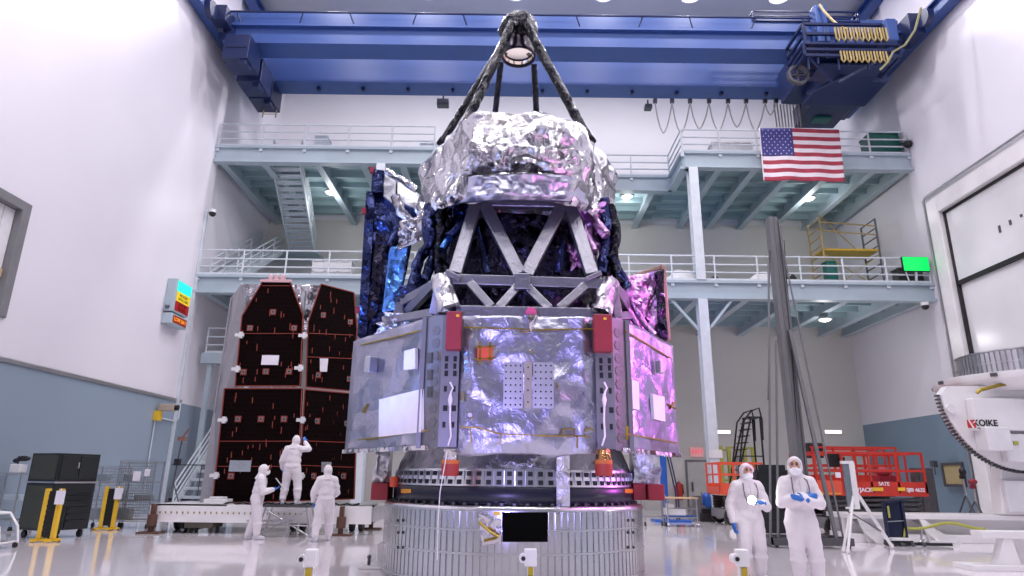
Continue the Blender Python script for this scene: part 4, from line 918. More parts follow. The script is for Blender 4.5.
# ------------------------------------------------------------------ left wall gear
def light_sign():
    pa, pb = PX(171.5, 283, XL), PX(187.5, 322, XL)
    y0, y1 = PX(170, 300, XL).y, PX(188, 300, XL).y; z1, z0 = PX(172, 281, XL).z, PX(182, 326, XL).z
    y0 = pa.y - .35; y1 = pa.y + 1.05; z1 = pa.z + .12; z0 = z1 - 2.0
    t = thing('warning_sign', 'grey wall box sign with green, yellow and red lit panels on the left wall', 'sign', (XL, (y0 + y1) / 2, z0)); X = XL + .42
    h = z1 - z0; MB().b2((XL + .005, y0, z0), (X, y1, z0 + h * .235)).build('sign_box', M['deck'], t, bevel=.03); MB().b2((XL + .005, y0, z0 + h * .27), (X, y1, z1)).build('sign_box', M['deck'], t, bevel=.03)
    Z = lambda a: z0 + h * a; ya, yb = y0 + .14, y1 - .08; yc = (ya + yb) / 2
    for nm, a, c, m in (('green_panel', .74, .97, mat('sign green', (.02, .5, .4), .4, emit=(.0, .95, .65), es=.9)), ('yellow_panel', .52, .735, mat('sign yellow', (.8, .62, .03), .4, emit=(.9, .7, .02), es=.25)), ('red_panel', .31, .515, mat('sign red', (.45, .02, .02), .4)), ('lower_panel', .04, .2, mat('sign dark red', (.35, .04, .02), .4))):
        MB().b2((X, ya, Z(a)), (X + .02, yb, Z(c))).build(nm, m, t)
    D = (0, 1, 0); U = (0, 0, 1)
    text_mesh('sign_text', 'PROCEED', .16, (X + .025, yc, Z(.665)), D, U, mat('sign ink', (.25, .12, .0), .5), t); text_mesh('sign_text', 'WITH CARE', .16, (X + .025, yc, Z(.58)), D, U, M['tape'], t)
    text_mesh('sign_text', 'STOP', .25, (X + .025, yc, Z(.45)), D, U, mat('sign ink red', (.14, .0, .0), .5), t); text_mesh('sign_text', 'WORK', .22, (X + .025, yc, Z(.355)), D, U, mat('sign ink red2', (.14, .0, .0), .5), t)
    text_mesh('sign_text', 'LOW BAY', .24, (X + .025, yc, Z(.12)), D, U, mat('sign orange ink', (.9, .3, .03), .5, emit=(.9, .3, .02), es=.5), t)
    MB().lathe([(0, 0), (.09, 0), (.09, .1), (0, .12)], 12, (XL + .2, y0 - .06, z0 + h * .33)).build('side_knob', M['dark_steel'], t)
light_sign()
p = PX(155, 412, XL); t = thing('wall_camera', 'beige camera with yellow base mounted on the left wall above the wire carts', 'camera', (XL, p.y, p.z))
MB().b2((XL + .005, p.y - .1, p.z - .35), (XL + .25, p.y + .15, p.z + .05)).build('yellow_base', M['yellow'], t); b = MB(); b.box((XL + .45, p.y + .1, p.z + .2), (.65, .3, .28)); b.build('camera_body', mat('camera beige', (.42, .34, .27), .5), t, bevel=.03); MB().lathe([(0, 0), (.11, 0), (.12, .14), (0, .14)], 14, (XL + .77, p.y + .1, p.z + .2), axis='x').build('lens', M['black'], t)
b = MB(); b.path([(XL + .06, p.y, p.z - .35), (XL + .06, p.y, 0.05)], .025, 6); b.path([(XL + .06, p.y + .1, p.z - .2), (XL + .06, p.y + 1.7, p.z - .25), (XL + .06, p.y + 1.9, p.z - .1), (XL + .06, p.y + 1.9, 4.7)], .04, 6); tag(b.build('wall_conduit', M['rail'], loc=(XL + .06, p.y, 0)), 'thin conduit running from the wall camera down the blue wall', 'pipe')

def tool_cabinet():
    Rz = math.radians(66); w, d, z0, z1, zm = 1.06, 1.15, .2, 2.08, 1.36; p = PG(44, 540) - Matrix.Rotation(Rz, 3, 'Z') @ V((-w / 2, -d / 2, 0)); t = thing('tool_cabinet', 'tall dark tool cabinet on castors by left wall behind a yellow stanchion', 'cabinet', (p.x, p.y, 0), Rz)
    MB().b2((-w / 2, -d / 2, z0), (w / 2, d / 2, zm - .02)).build('lower_body', M['cabinet'], t, world=False, bevel=.012); MB().b2((-w / 2, -d / 2, zm + .02), (w / 2, d / 2, z1)).build('upper_body', M['cabinet'], t, world=False, bevel=.012)
    b = MB(); b.b2((-w / 2 - .012, -d / 2 + .06, z0 + .06), (-w / 2, d / 2 - .06, zm - .08)); b.b2((-w / 2 - .012, -d / 2 + .06, zm + .07), (-w / 2, d / 2 - .06, z1 - .05)); b.build('side_panel', M['cabinet_side'], t, world=False)
    MB().b2((-w / 2 - .03, -d / 2 - .03, zm - .02), (w / 2 + .02, d / 2 + .02, zm + .02)).build('worktop_edge', M['steel'], t, world=False)
    zz = z0 + .05
    for k, h in enumerate((.2, .16, .16, .16, .12, .12)):
        for x0_, x1_ in (((-w / 2 + .05, -.15), (-.12, w / 2 - .05)) if k < 3 else ((-w / 2 + .05, w / 2 - .05),)):
            o = MB().b2((x0_, -d / 2 - .025, zz), (x1_, -d / 2, zz + h - .02)).build('drawer', M['cabinet'], t, world=False, bevel=.006); MB().b2((x0_ + .03, -d / 2 - .05, zz + h - .05), (x1_ - .03, -d / 2 - .02, zz + h - .025)).build('drawer_handle', M['black'], o, world=False)
        zz += h
    for k in range(2): o = MB().b2((-w / 2 + .05 if k == 0 else .01, -d / 2 - .025, zm + .08), (-.01 if k == 0 else w / 2 - .05, -d / 2, z1 - .06)).build('door', M['cabinet'], t, world=False, bevel=.006)
    MB().b2((-.06, -d / 2 - .05, zm + .35), (-.03, -d / 2 - .02, zm + .5)).build('door_handle', M['steel'], o, world=False)
    for x in (-w / 2 + .12, w / 2 - .12):
        for y in (-d / 2 + .12, d / 2 - .12): b = MB(); caster(b, (x, y, 0), .09); b.build('castor', M['black'], t, world=False)
    MB().path([(w / 2, 0, z1 - .3), (w / 2 + .15, 0, z1 - .3), (w / 2 + .2, 0, z1 - .05)], .025, 8).build('side_hook', M['black'], t, world=False)
tool_cabinet()
def stanchion(u, v, lb, sheet=None, rz=0):
    p = PG(u, v); t = thing('barrier_stanchion', lb, 'stanchion', p, rz, None)
    b = MB(); b.b2((-.34, -.05, 0.02), (.34, .05, .07)); b.b2((-.2, -.25, .02), (-.13, .25, .07)); b.b2((.13, -.25, .02), (.2, .25, .07)); b.build('base_frame', M['yellow'], t, world=False)
    for s in (-1, 1): MB().b2((s * .165 - .055, -.04, .07), (s * .165 + .055, .05, 1.22)).build('post', M['yellow'], t, world=False, bevel=.01)
    b = MB().b2((-.11, -.02, .12), (.11, .03, 1.16))
    for k in range(8): b.b2((-.11, -.035, .2 + k * .12), (.11, -.02, .24 + k * .12))
    b.build('dark_panel', M['black'], t, world=False)
    b = MB()
    for s in (-.32, .32): b.ell((s, 0, .02), (.04, .04, .02))
    b.build('foot_pads', M['black'], t, world=False)
    b = MB(); b.b2((.10, -.1, .86), (.32, -.085, 1.18)); b.tube((.2, -.09, 1.18), (.17, -.03, 1.22), .01); b.build('paper_tag', M['patch'], t, world=False)
    return t
stanchion(45, 542, 'yellow double-post stanchion with white tag in front of dark tool cabinet')
stanchion(106, 530, 'yellow double-post stanchion with white tag in front of wire mesh carts', rz=.1)
def wire_cart(lb, p, w, d, h, mesh, rz, stuff=True):
    t = thing('wire_cart', lb, 'cart', p, rz)
    for x in (-w / 2, w / 2):
        for y in (-d / 2, d / 2): b = MB().tube((x, y, .12), (x, y, h), .022, n=8); b.build('post', M['steel'], t, world=False); b = MB(); caster(b, (x, y, 0), .06); b.build('castor', M['black'], t, world=False)
    for z in ((.25, .8, 1.35, h - .05) if h > 1.6 else (.3, h - .05)):
        b = MB()
        for k in range(13): y = -d / 2 + d * k / 12; b.tube((-w / 2, y, z), (w / 2, y, z), .008, n=4, cap=False)
        for x in (-w / 2, 0, w / 2): b.tube((x, -d / 2, z - .02), (x, d / 2, z - .02), .012, n=4)
        b.build('wire_shelf', M['steel'], t, world=False)
    if mesh:
        b = MB(); n = int(w / .06)
        for k in range(n + 1): x = -w / 2 + w * k / n; b.bar((x, -d / 2, .2), (x, -d / 2, h), .014, .014)
        m_ = int((h - .2) / .08)
        for k in range(m_ + 1): z = .2 + (h - .2) * k / m_; b.bar((-w / 2, -d / 2, z), (w / 2, -d / 2, z), .014, .014)
        b.build('mesh_side', M['steel'], t, world=False)
        if mesh > 1:
            b = MB()
            for x, z, s in ((-.1, h - .6, .22), (.22, h - .45, .16)): b.b2((x, -d / 2 - .02, z), (x + s, -d / 2 - .008, z + s * 1.3))
            b.build('paper_note', M['patch'], t, world=False)
    if stuff:
        for x, z, sx, sz in ((-.3, .27, .4, .3), (.2, .82, .5, .16), (-.25, 1.37, .4, .2)):
            if z < h - .3: MB().b2((x - sx / 2, -d / 4, z), (x + sx / 2, d / 4, z + sz)).build('plastic_bin', M['deck'], t, world=False, bevel=.02)
    return t
wire_cart('wire shelf cart with bins between dark cabinet and mesh-sided cart', V((P(107, 500, 21.0).x, 21.0, 0)), .85, .6, 1.8, 1, .1)
wire_cart('tall mesh-sided wire cart with two paper notes by left wall', V((P(137, 500, 21.2).x, 21.2, 0)), 1.05, .6, 1.98, 2, .1)
wire_cart('wire cart with equipment at left edge beside dark cabinet', PG(-32, 533) + V((.25, .9, 0)), 1.0, .8, 1.6, 0, 0)
p = PG(-32, 533) + V((.35, .8, 0)); t = thing('test_instrument', 'small black and white instrument on top of the leftmost wire cart', 'instrument', (p.x, p.y, 1.56))
b = MB(); b.box((p.x + .05, p.y, 1.7), (.3, .3, .24)); b.build('housing', M['white_plastic'], t, bevel=.02); b = MB(); b.tube((p.x, p.y, 1.8), (p.x, p.y, 2.05), .02); b.ell((p.x + .15, p.y, 1.98), (.2, .08, .08)); b.ell((p.x - .05, p.y, 1.92), (.1, .07, .07)); b.build('optic_head', M['black'], t)
p = PG(-9, 549); t = thing('push_cart', 'low white tubular push cart at left edge of the floor', 'cart', (p.x - .2, p.y, 0))
x, y = p.x - .2, p.y; b = MB(); 
for yy in (y - .2, y + .35): b.path([(x - .8, yy, .12), (x + .5, yy, .12), (x + .42, yy, .45), (x + .2, yy, .72), (x - .8, yy, .78)], .028, 8)
for xx in (x - .5, x, x + .42): b.tube((xx, y - .2, .12), (xx, y + .35, .12), .022)
b.tube((x + .2, y - .2, .72), (x + .2, y + .35, .72), .022); b.build('tube_frame', M['white'], t); MB().b2((x - .8, y - .18, .3), (x + .4, y + .33, .34)).build('tray', M['steel'], t)
b = MB(); caster(b, (x + .45, y - .2, 0), .05); b.build('castor', M['black'], t); b = MB(); caster(b, (x + .45, y + .35, 0), .05); b.build('castor', M['black'], t)
p = PG(168, 517); t = thing('inspection_tripod', 'thin dark tripod stand with a camera head by the left wall', 'tripod', (p.x, p.y, 0))
for a in (.4, 2.5, 4.6): MB().tube((p.x, p.y, 1.3), (p.x + .5 * math.cos(a), p.y + .5 * math.sin(a), 0), .022).build('leg', M['dark_steel'], t)
MB().tube((p.x, p.y, 1.2), (p.x + .1, p.y, 3.0), .03).build('pole', M['dark_steel'], t); b = MB(); b.box((p.x + .1, p.y, 2.95), (.3, .2, .16)); b.tube((p.x + .1, p.y, 3.0), (p.x + .3, p.y, 3.35), .04); b.build('camera_head', mat('brown head', (.25, .13, .1), .5), t); b = MB(); b.box((p.x + .05, p.y, 2.05), (.2, .18, .25)); b.build('clamp_box', M['black'], t)
p = PG(178, 512); t = thing('tube_frame_cart', 'open tube frame cart with small shelf beside the left wall tripod', 'cart', (p.x, p.y, 0))
for s in (-.75, .75):
    for yy in (0, .6): MB().tube((p.x + s, p.y + yy, 0), (p.x + s, p.y + yy, 2.0), .022).build('post', M['dark_steel'], t)
b = MB()
for z in (.5, 2.0):
    for yy in (0, .6): b.tube((p.x - .75, p.y + yy, z), (p.x + .75, p.y + yy, z), .02)
    for s in (-.75, .75): b.tube((p.x + s, p.y, z), (p.x + s, p.y + .6, z), .02)
b.build('rails', M['dark_steel'], t); MB().b2((p.x - .75, p.y, .52), (p.x + .2, p.y + .6, .56)).build('shelf', M['black'], t)
# barrier sensor posts in the foreground
def sensor(u, v, y, lb, k=1.):
    p = P(u, v, y); t = thing('sensor_post', lb, 'post', (p.x, y, 0)); z = p.z
    MB().b2((p.x - .065 * k, y - .045, z - .17 * k), (p.x + .065 * k, y + .045, z)).build('sensor_head', M['white_plastic'], t, bevel=.012); MB().b2((p.x - .035, y - .035, .02), (p.x + .035, y + .035, z - .17 * k)).build('post', M['white_plastic'], t)
    b = MB().lathe([(0, -.07), (.045 * k, -.07), (.045 * k, .04), (0, .04)], 16, (p.x - .075 * k, y, z - .09 * k), axis='y'); b.m = 1; b.lathe([(0, -.08), (.022 * k, -.08), (.022 * k, -.065), (0, -.065)], 14, (p.x - .075 * k, y, z - .09 * k), axis='y'); b.build('lens_barrel', [M['white_plastic'], M['black']], t)
    b = MB().b2((p.x - .026, y - .045, z - .17 * k - .08), (p.x + .026, y - .036, z - .17 * k - .005)); b.build('yellow_label', mat('label yellow%d' % u, (.45, .33, .02), .5), t); MB().b2((p.x - .026, y - .045, z - .17 * k - .24), (p.x + .026, y - .036, z - .17 * k - .08)).build('green_label', mat('label green%d' % u, (.10, .16, .02), .5), t)
    b = MB().lathe([(0, 0), (.22, 0), (.22, .02), (.05, .03)], 20, (p.x, y, 0)); b.build('foot', M['white_plastic'], t)
sensor(312, 549, 5.7, 'white sensor post with coloured label in foreground below the solar panels', .8)
sensor(530.5, 548.5, 7.2, 'white sensor post with coloured label directly before the ribbed stand')
sensor(741, 549, 6.2, 'white sensor post with coloured label in foreground before the person holding the light', .85)
# small floor fittings left of the stand
p = PG(384, 569); t = thing('floor_jack', 'white boxy floor jack beside the left foot of the ribbed stand', 'jack', (p.x, p.y, 0))
b = MB(); b.b2((p.x - .15, p.y, .12), (p.x + .3, p.y + .5, .42)); b.b2((p.x - .45, p.y - .1, .0), (p.x + .3, p.y + .55, .05)); b.build('jack_body', M['white'], t, bevel=.015); b = MB(); b.tube((p.x - .3, p.y + .1, .04), (p.x - .3, p.y + .1, .2), .03); b.ell((p.x - .28, p.y, .2), (.04, .04, .04)); b.build('jack_screw', M['dark_steel'], t)
# ------------------------------------------------------------------ decks: things standing or hanging there
def flag():
    y = YD - .42; c = [P(760, 128, y), P(839, 129.5, y), P(845, 181.5, y), P(764.5, 180.5, y)]
    t = thing('flag', 'large red, white and blue striped flag with white stars hanging from the upper deck railing', 'flag', c[0])
    def at(i, j, o=0): return (c[0] * (1 - i) + c[1] * i) * (1 - j) + (c[3] * (1 - i) + c[2] * i) * j + V((0, -o + .05 * math.sin(i * 16) * j + .03 * math.sin(i * 7 + 2), 0))
    b = MB()
    for k in range(13):
        b.m = k % 2; b.grid(lambda i, j: at(i, (k + j) / 13), 40, 2)
    b.build('striped_cloth', [M['flag_red'], M['flag_white']], t, solid=.01)
    MB().grid(lambda i, j: at(i * .4, j * 7 / 13, .012), 16, 10).build('blue_field', M['flag_blue'], t, solid=.006)
    b = MB()
    for r in range(9):
        for k in range(6 if r % 2 == 0 else 5):
            i0 = (.4 * ((k + .5) / 6 if r % 2 == 0 else (k + 1) / 6)); j0 = (7 / 13) * (r + .75) / 9.5; q = []
            for a in range(10): rr = .016 if a % 2 == 0 else .0065; q.append(at(i0 + rr * math.sin(a * PI / 5) * .62, j0 - rr * math.cos(a * PI / 5), .022))
            b.add(q + [at(i0, j0, .022)], [(a, (a + 1) % 10, 10) for a in range(10)])
    b.build('white_stars', M['flag_white'], t)
    MB().grid(lambda i, j: at(-.012 + .014 * i, j, .004), 2, 10).build('hoist_edge', M['flag_white'], t, solid=.012)
flag()
def crate(name, lb, cat, us, v1, y, h, dep, m, zdeck, ribs=3):
    x0, x1 = P(us[0], v1, y).x, P(us[1], v1, y).x; t = thing(name, lb, cat, ((x0 + x1) / 2, y, zdeck)); b = MB().b2((x0, y, zdeck + .06), (x1, y + dep, zdeck + h)); b.build('body', M[m], t, bevel=.04)
    b = MB()
    for k in range(ribs + 1): x = x0 + (x1 - x0) * k / ribs; b.b2((x - .04, y - .03, zdeck), (x + .04, y, zdeck + h))
    b.b2((x0, y - .03, zdeck + h * .5), (x1, y, zdeck + h * .56)); b.build('edge_ribs', M[m], t); MB().b2((x0 - .03, y - .03, zdeck + h), (x1 + .03, y + dep + .03, zdeck + h + .07)).build('lid', M[m], t); return t
crate('storage_crate', 'dark green crate behind the railing at right end of the upper deck', 'crate', (872, 900), 150, 30.2, 1.55, 1.0, 'green', 17.5, 2)
crate('supply_cabinet', 'white cabinet behind railing on the upper deck left of the flag', 'cabinet', (713, 752), 150, 31.0, 1.35, .8, 'white_plastic', 17.5, 4)
crate('air_handler', 'long grey box on upper deck left of the silver crown', 'box', (420, 440), 140, 33.4, 2.4, 1.2, 'rail', 17.5, 2)
crate('tool_case', 'small grey case on the upper deck at left behind the railing', 'case', (315, 327), 140, 31.5, 1.7, .8, 'rail', 17.5, 1)
p = P(895, 150, 30.0); t = thing('spot_head', 'small black lamp head clamped to railing beside the green crate', 'lamp', P(908, 144, 29.3)); q = wl(t); MB().ell(q, (.2, .2, .2)).build('lamp_head', M['black'], t); MB().tube(q, q + V((-.3, .1, .1)), .05).build('clamp', M['black'], t)
# lower deck
def heap(lb, u0, u1, y, h, m, name='covered_equipment'):
    x0, x1 = P(u0, 281, y).x, P(u1, 281, y).x; b = MB()
    b.grid(lambda i, j: V((x0 + (x1 - x0) * i, y + 1.6 * j, 10.71 + h * (math.sin(PI * min(1, i * 1.0)) ** .6) * (min(1, 4 * j, 4 * (1 - j))) * (.85 + .3 * noise.noise(V((i * 4, j * 3, u0)))))), 30, 12)
    tag(b.build(name, M[m], loc=((x0 + x1) / 2, y + .8, 10.71)), lb, 'equipment')
heap('white sheet-covered equipment on lower deck left of the pale column', 664, 705, 30.2, 1.0, 'white_plastic'); heap('low white sheet-covered equipment on lower deck left of the mast', 745, 790, 30.4, .95, 'white_plastic')
heap('dark low bundle on lower deck between column and mast', 712, 724, 30.2, .75, 'black', 'dark_bundle'); heap('dark low bundle on lower deck just right of the mast', 790, 803, 30.2, .8, 'black', 'dark_bundle')
crate('white_case', 'flat white case on lower deck behind the tall solar panels', 'case', (312, 350), 276, 30.6, 1.1, .7, 'white_plastic', 10.7, 3)
crate('utility_box', 'tall narrow green box on the lower deck under the yellow scaffold', 'box', (829, 838), 282, 31.2, 1.6, .5, 'green', 10.7, 1)
ys = 32.2; xa = P(806, 250, ys).x; xb = P(886, 250, ys).x
sc = thing('scaffold_tower', 'yellow scaffold tower with plank standing on the lower deck below the flag', 'scaffold', ((xa + xb) / 2, ys, 10.7)); zt1 = P(815, 216, ys).z; zt2 = zt1 + .1
def sframe(x, z1, mat_, m2):
    b = MB()
    for yy in (ys, ys + 1.4): b.tube((x, yy, 10.7), (x, yy, z1), .05)
    k = 0
    while 11.1 + k * .5 < z1: b.tube((x, ys, 11.1 + k * .5), (x, ys + 1.4, 11.1 + k * .5), .035); k += 1
    b.build('ladder_frame', mat_, sc)
sframe(xa + .9, zt1, M['yellow_dull'], 0); sframe(xb - .35, zt1 - .1, M['dark_steel'], 0)
b = MB(); b.b2((xa + .9, ys, 13.3), (xb - .35, ys + 1.4, 13.4)); b.build('plank', M['yellow'], sc); b = MB()
for z in (14.4, 14.9): b.tube((xa + .9, ys, z), (xb - .35, ys, z - .2), .04)
b.tube((xa + .9, ys, 15.3), (xb - .35, ys + 1.4, 13.4), .03); b.tube((xa + .9, ys, 11), (xb - .35, ys, 13.1), .03); b.tube((xb - .35, ys, 11), (xa + .9, ys, 13.1), .03); b.build('braces', M['yellow_dull'], sc)
y = YD - .35; a, c = P(904, 271, y), P(928, 257, y); t = thing('display_screen', 'bright green lit screen on railing at right end of the lower deck', 'screen', ((a.x + c.x) / 2, y, a.z))
MB().b2((a.x, y, a.z), (c.x, y + .12, c.z)).build('screen_body', M['black'], t); MB().b2((a.x + .02, y - .012, a.z + .02), (c.x - .02, y, c.z - .02)).build('lit_face', M['green_lit'], t); b = MB(); b.bar(((a.x + c.x) / 2, y + .1, a.z), ((a.x + c.x) / 2, y + .2, 10.75), .08, .08); b.bar((a.x + .15, y + .1, a.z), (a.x + .3, y + .2, 10.75), .05, .05); b.build('bracket', M['rail'], t)
crate('control_console', 'low grey console on lower deck behind the green screen', 'console', (900, 923), 281, 30.1, .9, .6, 'dark_steel', 10.7, 2)

# ------------------------------------------------------------------ centre right, at the back
def bench(lb, us, v, y, h, top, legs=True, shelf=None, name='work_table', cat='table'):
    x0, x1 = P(us[0], v, y).x, P(us[1], v, y).x; t = thing(name, lb, cat, ((x0 + x1) / 2, y, 0)); MB().b2((x0, y - .4, h - .05), (x1, y + .4, h)).build('table_top', M[top], t)
    for x in (x0 + .06, x1 - .06):
        for yy in (y - .36, y + .36): b = MB().tube((x, yy, .1), (x, yy, h - .05), .025, n=8); caster(b, (x, yy, 0), .06); b.build('leg', M['steel'], t)
    b = MB()
    for z in (.3, h * .6): b.b2((x0 + .06, y - .38, z), (x1 - .06, y - .34, z + .03)); b.b2((x0 + .06, y + .34, z), (x1 - .06, y + .38, z + .03))
    b.build('side_rails', M['steel'], t)
    if shelf: MB().b2((x0 + .06, y - .36, .33), (x1 - .06, y + .36, .37)).build('lower_shelf', M[shelf], t)
    return t
bench('wheeled work table with brown wooden top near the white back door', (663, 695), 497, 25.0, 1.0, 'wood', shelf='blue')
b = MB(); p = P(675, 512, 24.9); b.b2((p.x - .35, 24.7, .372), (p.x + .35, 25.2, .62)); b.b2((p.x - .3, 24.75, .62), (p.x - .05, 25.1, .78)); tag(b.build('hardware_bin', M['white_plastic'], loc=(p.x, 24.9, .372), bevel=.02), 'white bins on the lower shelf of the brown-topped table', 'bin')
wire_cart('small wire cart behind the red covers right of the ribbed stand', PG(653, 526) + V((.1, .3, 0)), .75, .6, 1.1, 0, 0, False)
y = 27.5; t = thing('blue_gantry', 'blue upright post with dark slanting stays right of the telescope', 'frame', (P(664, 510, y).x, y, 0)); x = P(663.5, 480, y).x
MB().b2((x - .12, y - .1, 0), (x + .14, y + .1, P(663, 455, y).z)).build('post', M['blue'], t, bevel=.02); b = MB()
for k, u in enumerate((667, 669.5)): b.tube(P(u, 455, y), P(u + 8.5, 492, y), .03); b.tube(P(u + 8.5, 492, y), (P(u + 8.5, 492, y).x, y, 0), .03)
b.build('stay', M['crane_dark'], t); MB().b2((x - .5, y - .5, 0), (x + 1.0, y + .5, .08)).build('base', M['blue'], t)
def cylinder_bottle(lb, u, vt, y, r, m, name, cat, z0=0):
    p = P(u, vt, y); t = thing(name, lb, cat, (p.x, y, z0)); h = p.z; MB().lathe([(0, z0), (r, z0), (r, h - r * 1.4), (r * .8, h - r * .7), (r * .3, h - r * .3), (0, h - r * .3)], 20, (p.x, y, 0)).build('body', M[m], t); MB().lathe([(0, h - r * .35), (r * .3, h - r * .35), (r * .3, h), (0, h)], 12, (p.x, y, 0)).build('valve', M['steel'], t); return t
cylinder_bottle('blue gas bottle standing beside the foot of the pale column', 706, 491, 28.6, .19, 'blue', 'gas_bottle', 'bottle')
pe = P(678.5, 481, YB - .35); t = cylinder_bottle('red extinguisher on the back wall left of the white door', 678.5, 481, YB - .35, .2, 'red', 'fire_extinguisher', 'extinguisher', pe.z - 1.0); b = MB().path([(pe.x, pe.y, pe.z - .1), (pe.x + .22, pe.y, pe.z - .2), (pe.x + .24, pe.y, pe.z - .7)], .03, 6); b.build('hose', M['black'], t); b = MB().b2((pe.x - .12, pe.y + .2, pe.z - .9), (pe.x + .12, YB, pe.z - .2)); b.build('wall_bracket', M['steel'], t)
for lb, u, v0, y, h in (('grey equipment bundle on the floor beside the blue gas bottle', 699, 520, 28.3, 1.0), ('low black case on floor in front of the blue gas bottle', 707, 520, 28.0, .5)):
    x = P(u, v0, y).x; b = MB(); b.b2((x - .28, y - .3, 0), (x + .25, y + .3, h * .6)); b.b2((x - .2, y - .2, h * .6), (x + .12, y + .2, h)); b.tube((x + .15, y, h * .6), (x + .18, y, h * 1.15), .03); tag(b.build('equipment_case', M['grid_grey' if h > .6 else 'black'], loc=(x, y, 0), bevel=.03), lb, 'case')
# back door, exit sign, wall lamps
a, c = P(689, 500, YB), P(708, 462, YB); dz = c.z; dr = struct('door_2', MB().b2((a.x, YB - .06, 0), (c.x, YB - .001, dz)), mat('back door', (.58, .57, .55), .45)); b = MB()
b.b2((a.x - .1, YB - .09, 0), (a.x, YB, dz + .1)); b.b2((c.x, YB - .09, 0), (c.x + .1, YB, dz + .1)); b.b2((a.x, YB - .09, dz), (c.x, YB, dz + .1)); b.build('door_frame', M['grid_grey'], dr); b = MB().b2((a.x + .18, YB - .13, 1.0), (a.x + .26, YB - .06, 1.5)); b.build('door_handle', M['dark_steel'], dr)
p = P(697, 452, YB - .1); t = thing('exit_sign', 'red-lettered exit sign on back wall above the white door', 'sign', (p.x, YB - .1, p.z - .35)); MB().b2((p.x - .36, YB - .12, p.z - .26), (p.x + .36, YB - .01, p.z + .26)).build('sign_box', mat('exit box', (.7, .45, .45), .4, emit=(.9, .3, .3), es=.25), t); text_mesh('exit_text', 'EXIT', .30, (p.x, YB - .13, p.z), (1, 0, 0), (0, 0, 1), mat('exit red', (.7, .03, .05), .4, emit=(1, .05, .1), es=.6), t)
for u, lb in ((722, 'long white lamp on the back wall behind the rolling ladder'), (833, 'long white lamp on the back wall above the red lifts')):
    p = P(u, 432, YB - .1); t = thing('strip_lamp', lb, 'lamp', (p.x, YB - .1, p.z)); MB().b2((p.x - .5, YB - .12, p.z - .12), (p.x + .5, YB - .01, p.z + .12)).build('housing', M['white'], t); MB().b2((p.x - .46, YB - .16, p.z - .09), (p.x + .46, YB - .12, p.z + .09)).build('tube_cover', mat('strip glow%d' % u, (1, 1, 1), .5, var=0, emit=(1, .98, .9), es=1.), t)
for k in range(5):
    u = 718 + k * 8; p = P(u, 470, 33.5 + .3 * k); zt = P(u, 446 + (k % 2) * 3, 33.5).z; t = thing('upright_frame', ['yellow-green upright frame beside the pale column', 'second yellow-green upright frame from the pale column', 'middle one of the yellow-green upright frames', 'fourth yellow-green upright frame, behind the person with the light', 'rightmost yellow-green upright frame, under the rolling ladder'][k], 'frame', (p.x, p.y, 0), 0, 'yellow-green frames against the back wall')
    for s in (-.22, .22): MB().b2((p.x + s - .08, p.y - .05, 0), (p.x + s + .08, p.y + .05, zt)).build('post', M['yellow_green'] if (k + (s > 0)) % 3 else M['steel'], t)
    b = MB()
    for z in (.3, zt * .5, zt - .1): b.b2((p.x - .22, p.y - .03, z), (p.x + .22, p.y + .03, z + .1))
    b.build('cross_bars', M['yellow_green'], t)
# rolling ladder
y = 31.5; t = thing('rolling_ladder', 'tall black rolling ladder standing by the back wall above the red lift', 'ladder', (P(752, 500, y).x, y, 0))
A, B = P(737, 470, y), P(752, 419, y); A2 = P(736, 500, y); foot = V((P(729, 512, y).x, y, .0)); tops = P(751, 417, y)
for s in (0, 1.0):
    o = V((0, s, 0)); MB().bar(foot + o, tops + o, .09, .06).build('side_rail', M['black'], t); b = MB(); b.path([foot + o + V((.6, 0, 2.0)), P(744, 421, y) + o, P(751, 411, y) + o, P(759, 408, y) + o, P(762, 420, y) + o, P(763, 440, y) + o], .04, 6); b.build('handrail', M['black'], t)
    xr = P(764, 470, y).x; MB().tube((P(760, 418, y).x, y + s, tops.z), (xr, y + s, 0), .045).build('rear_post', M['black'], t)
b = MB()
for k in range(14): q = foot + (tops - foot) * ((k + .7) / 14.5); b.b2((q.x - .12, y, q.z - .02), (q.x + .14, y + 1, q.z + .02))
b.b2((tops.x - .1, y, tops.z - .03), (P(761, 418, y).x, y + 1, tops.z + .03)); b.build('treads', M['black'], t); b = MB()
for f_ in (.3, .6): b.tube((foot.x + (tops.x - foot.x) * f_, y, tops.z * f_), (P(763, 460, y).x, y, tops.z * f_), .03)
b.build('braces', M['black'], t)

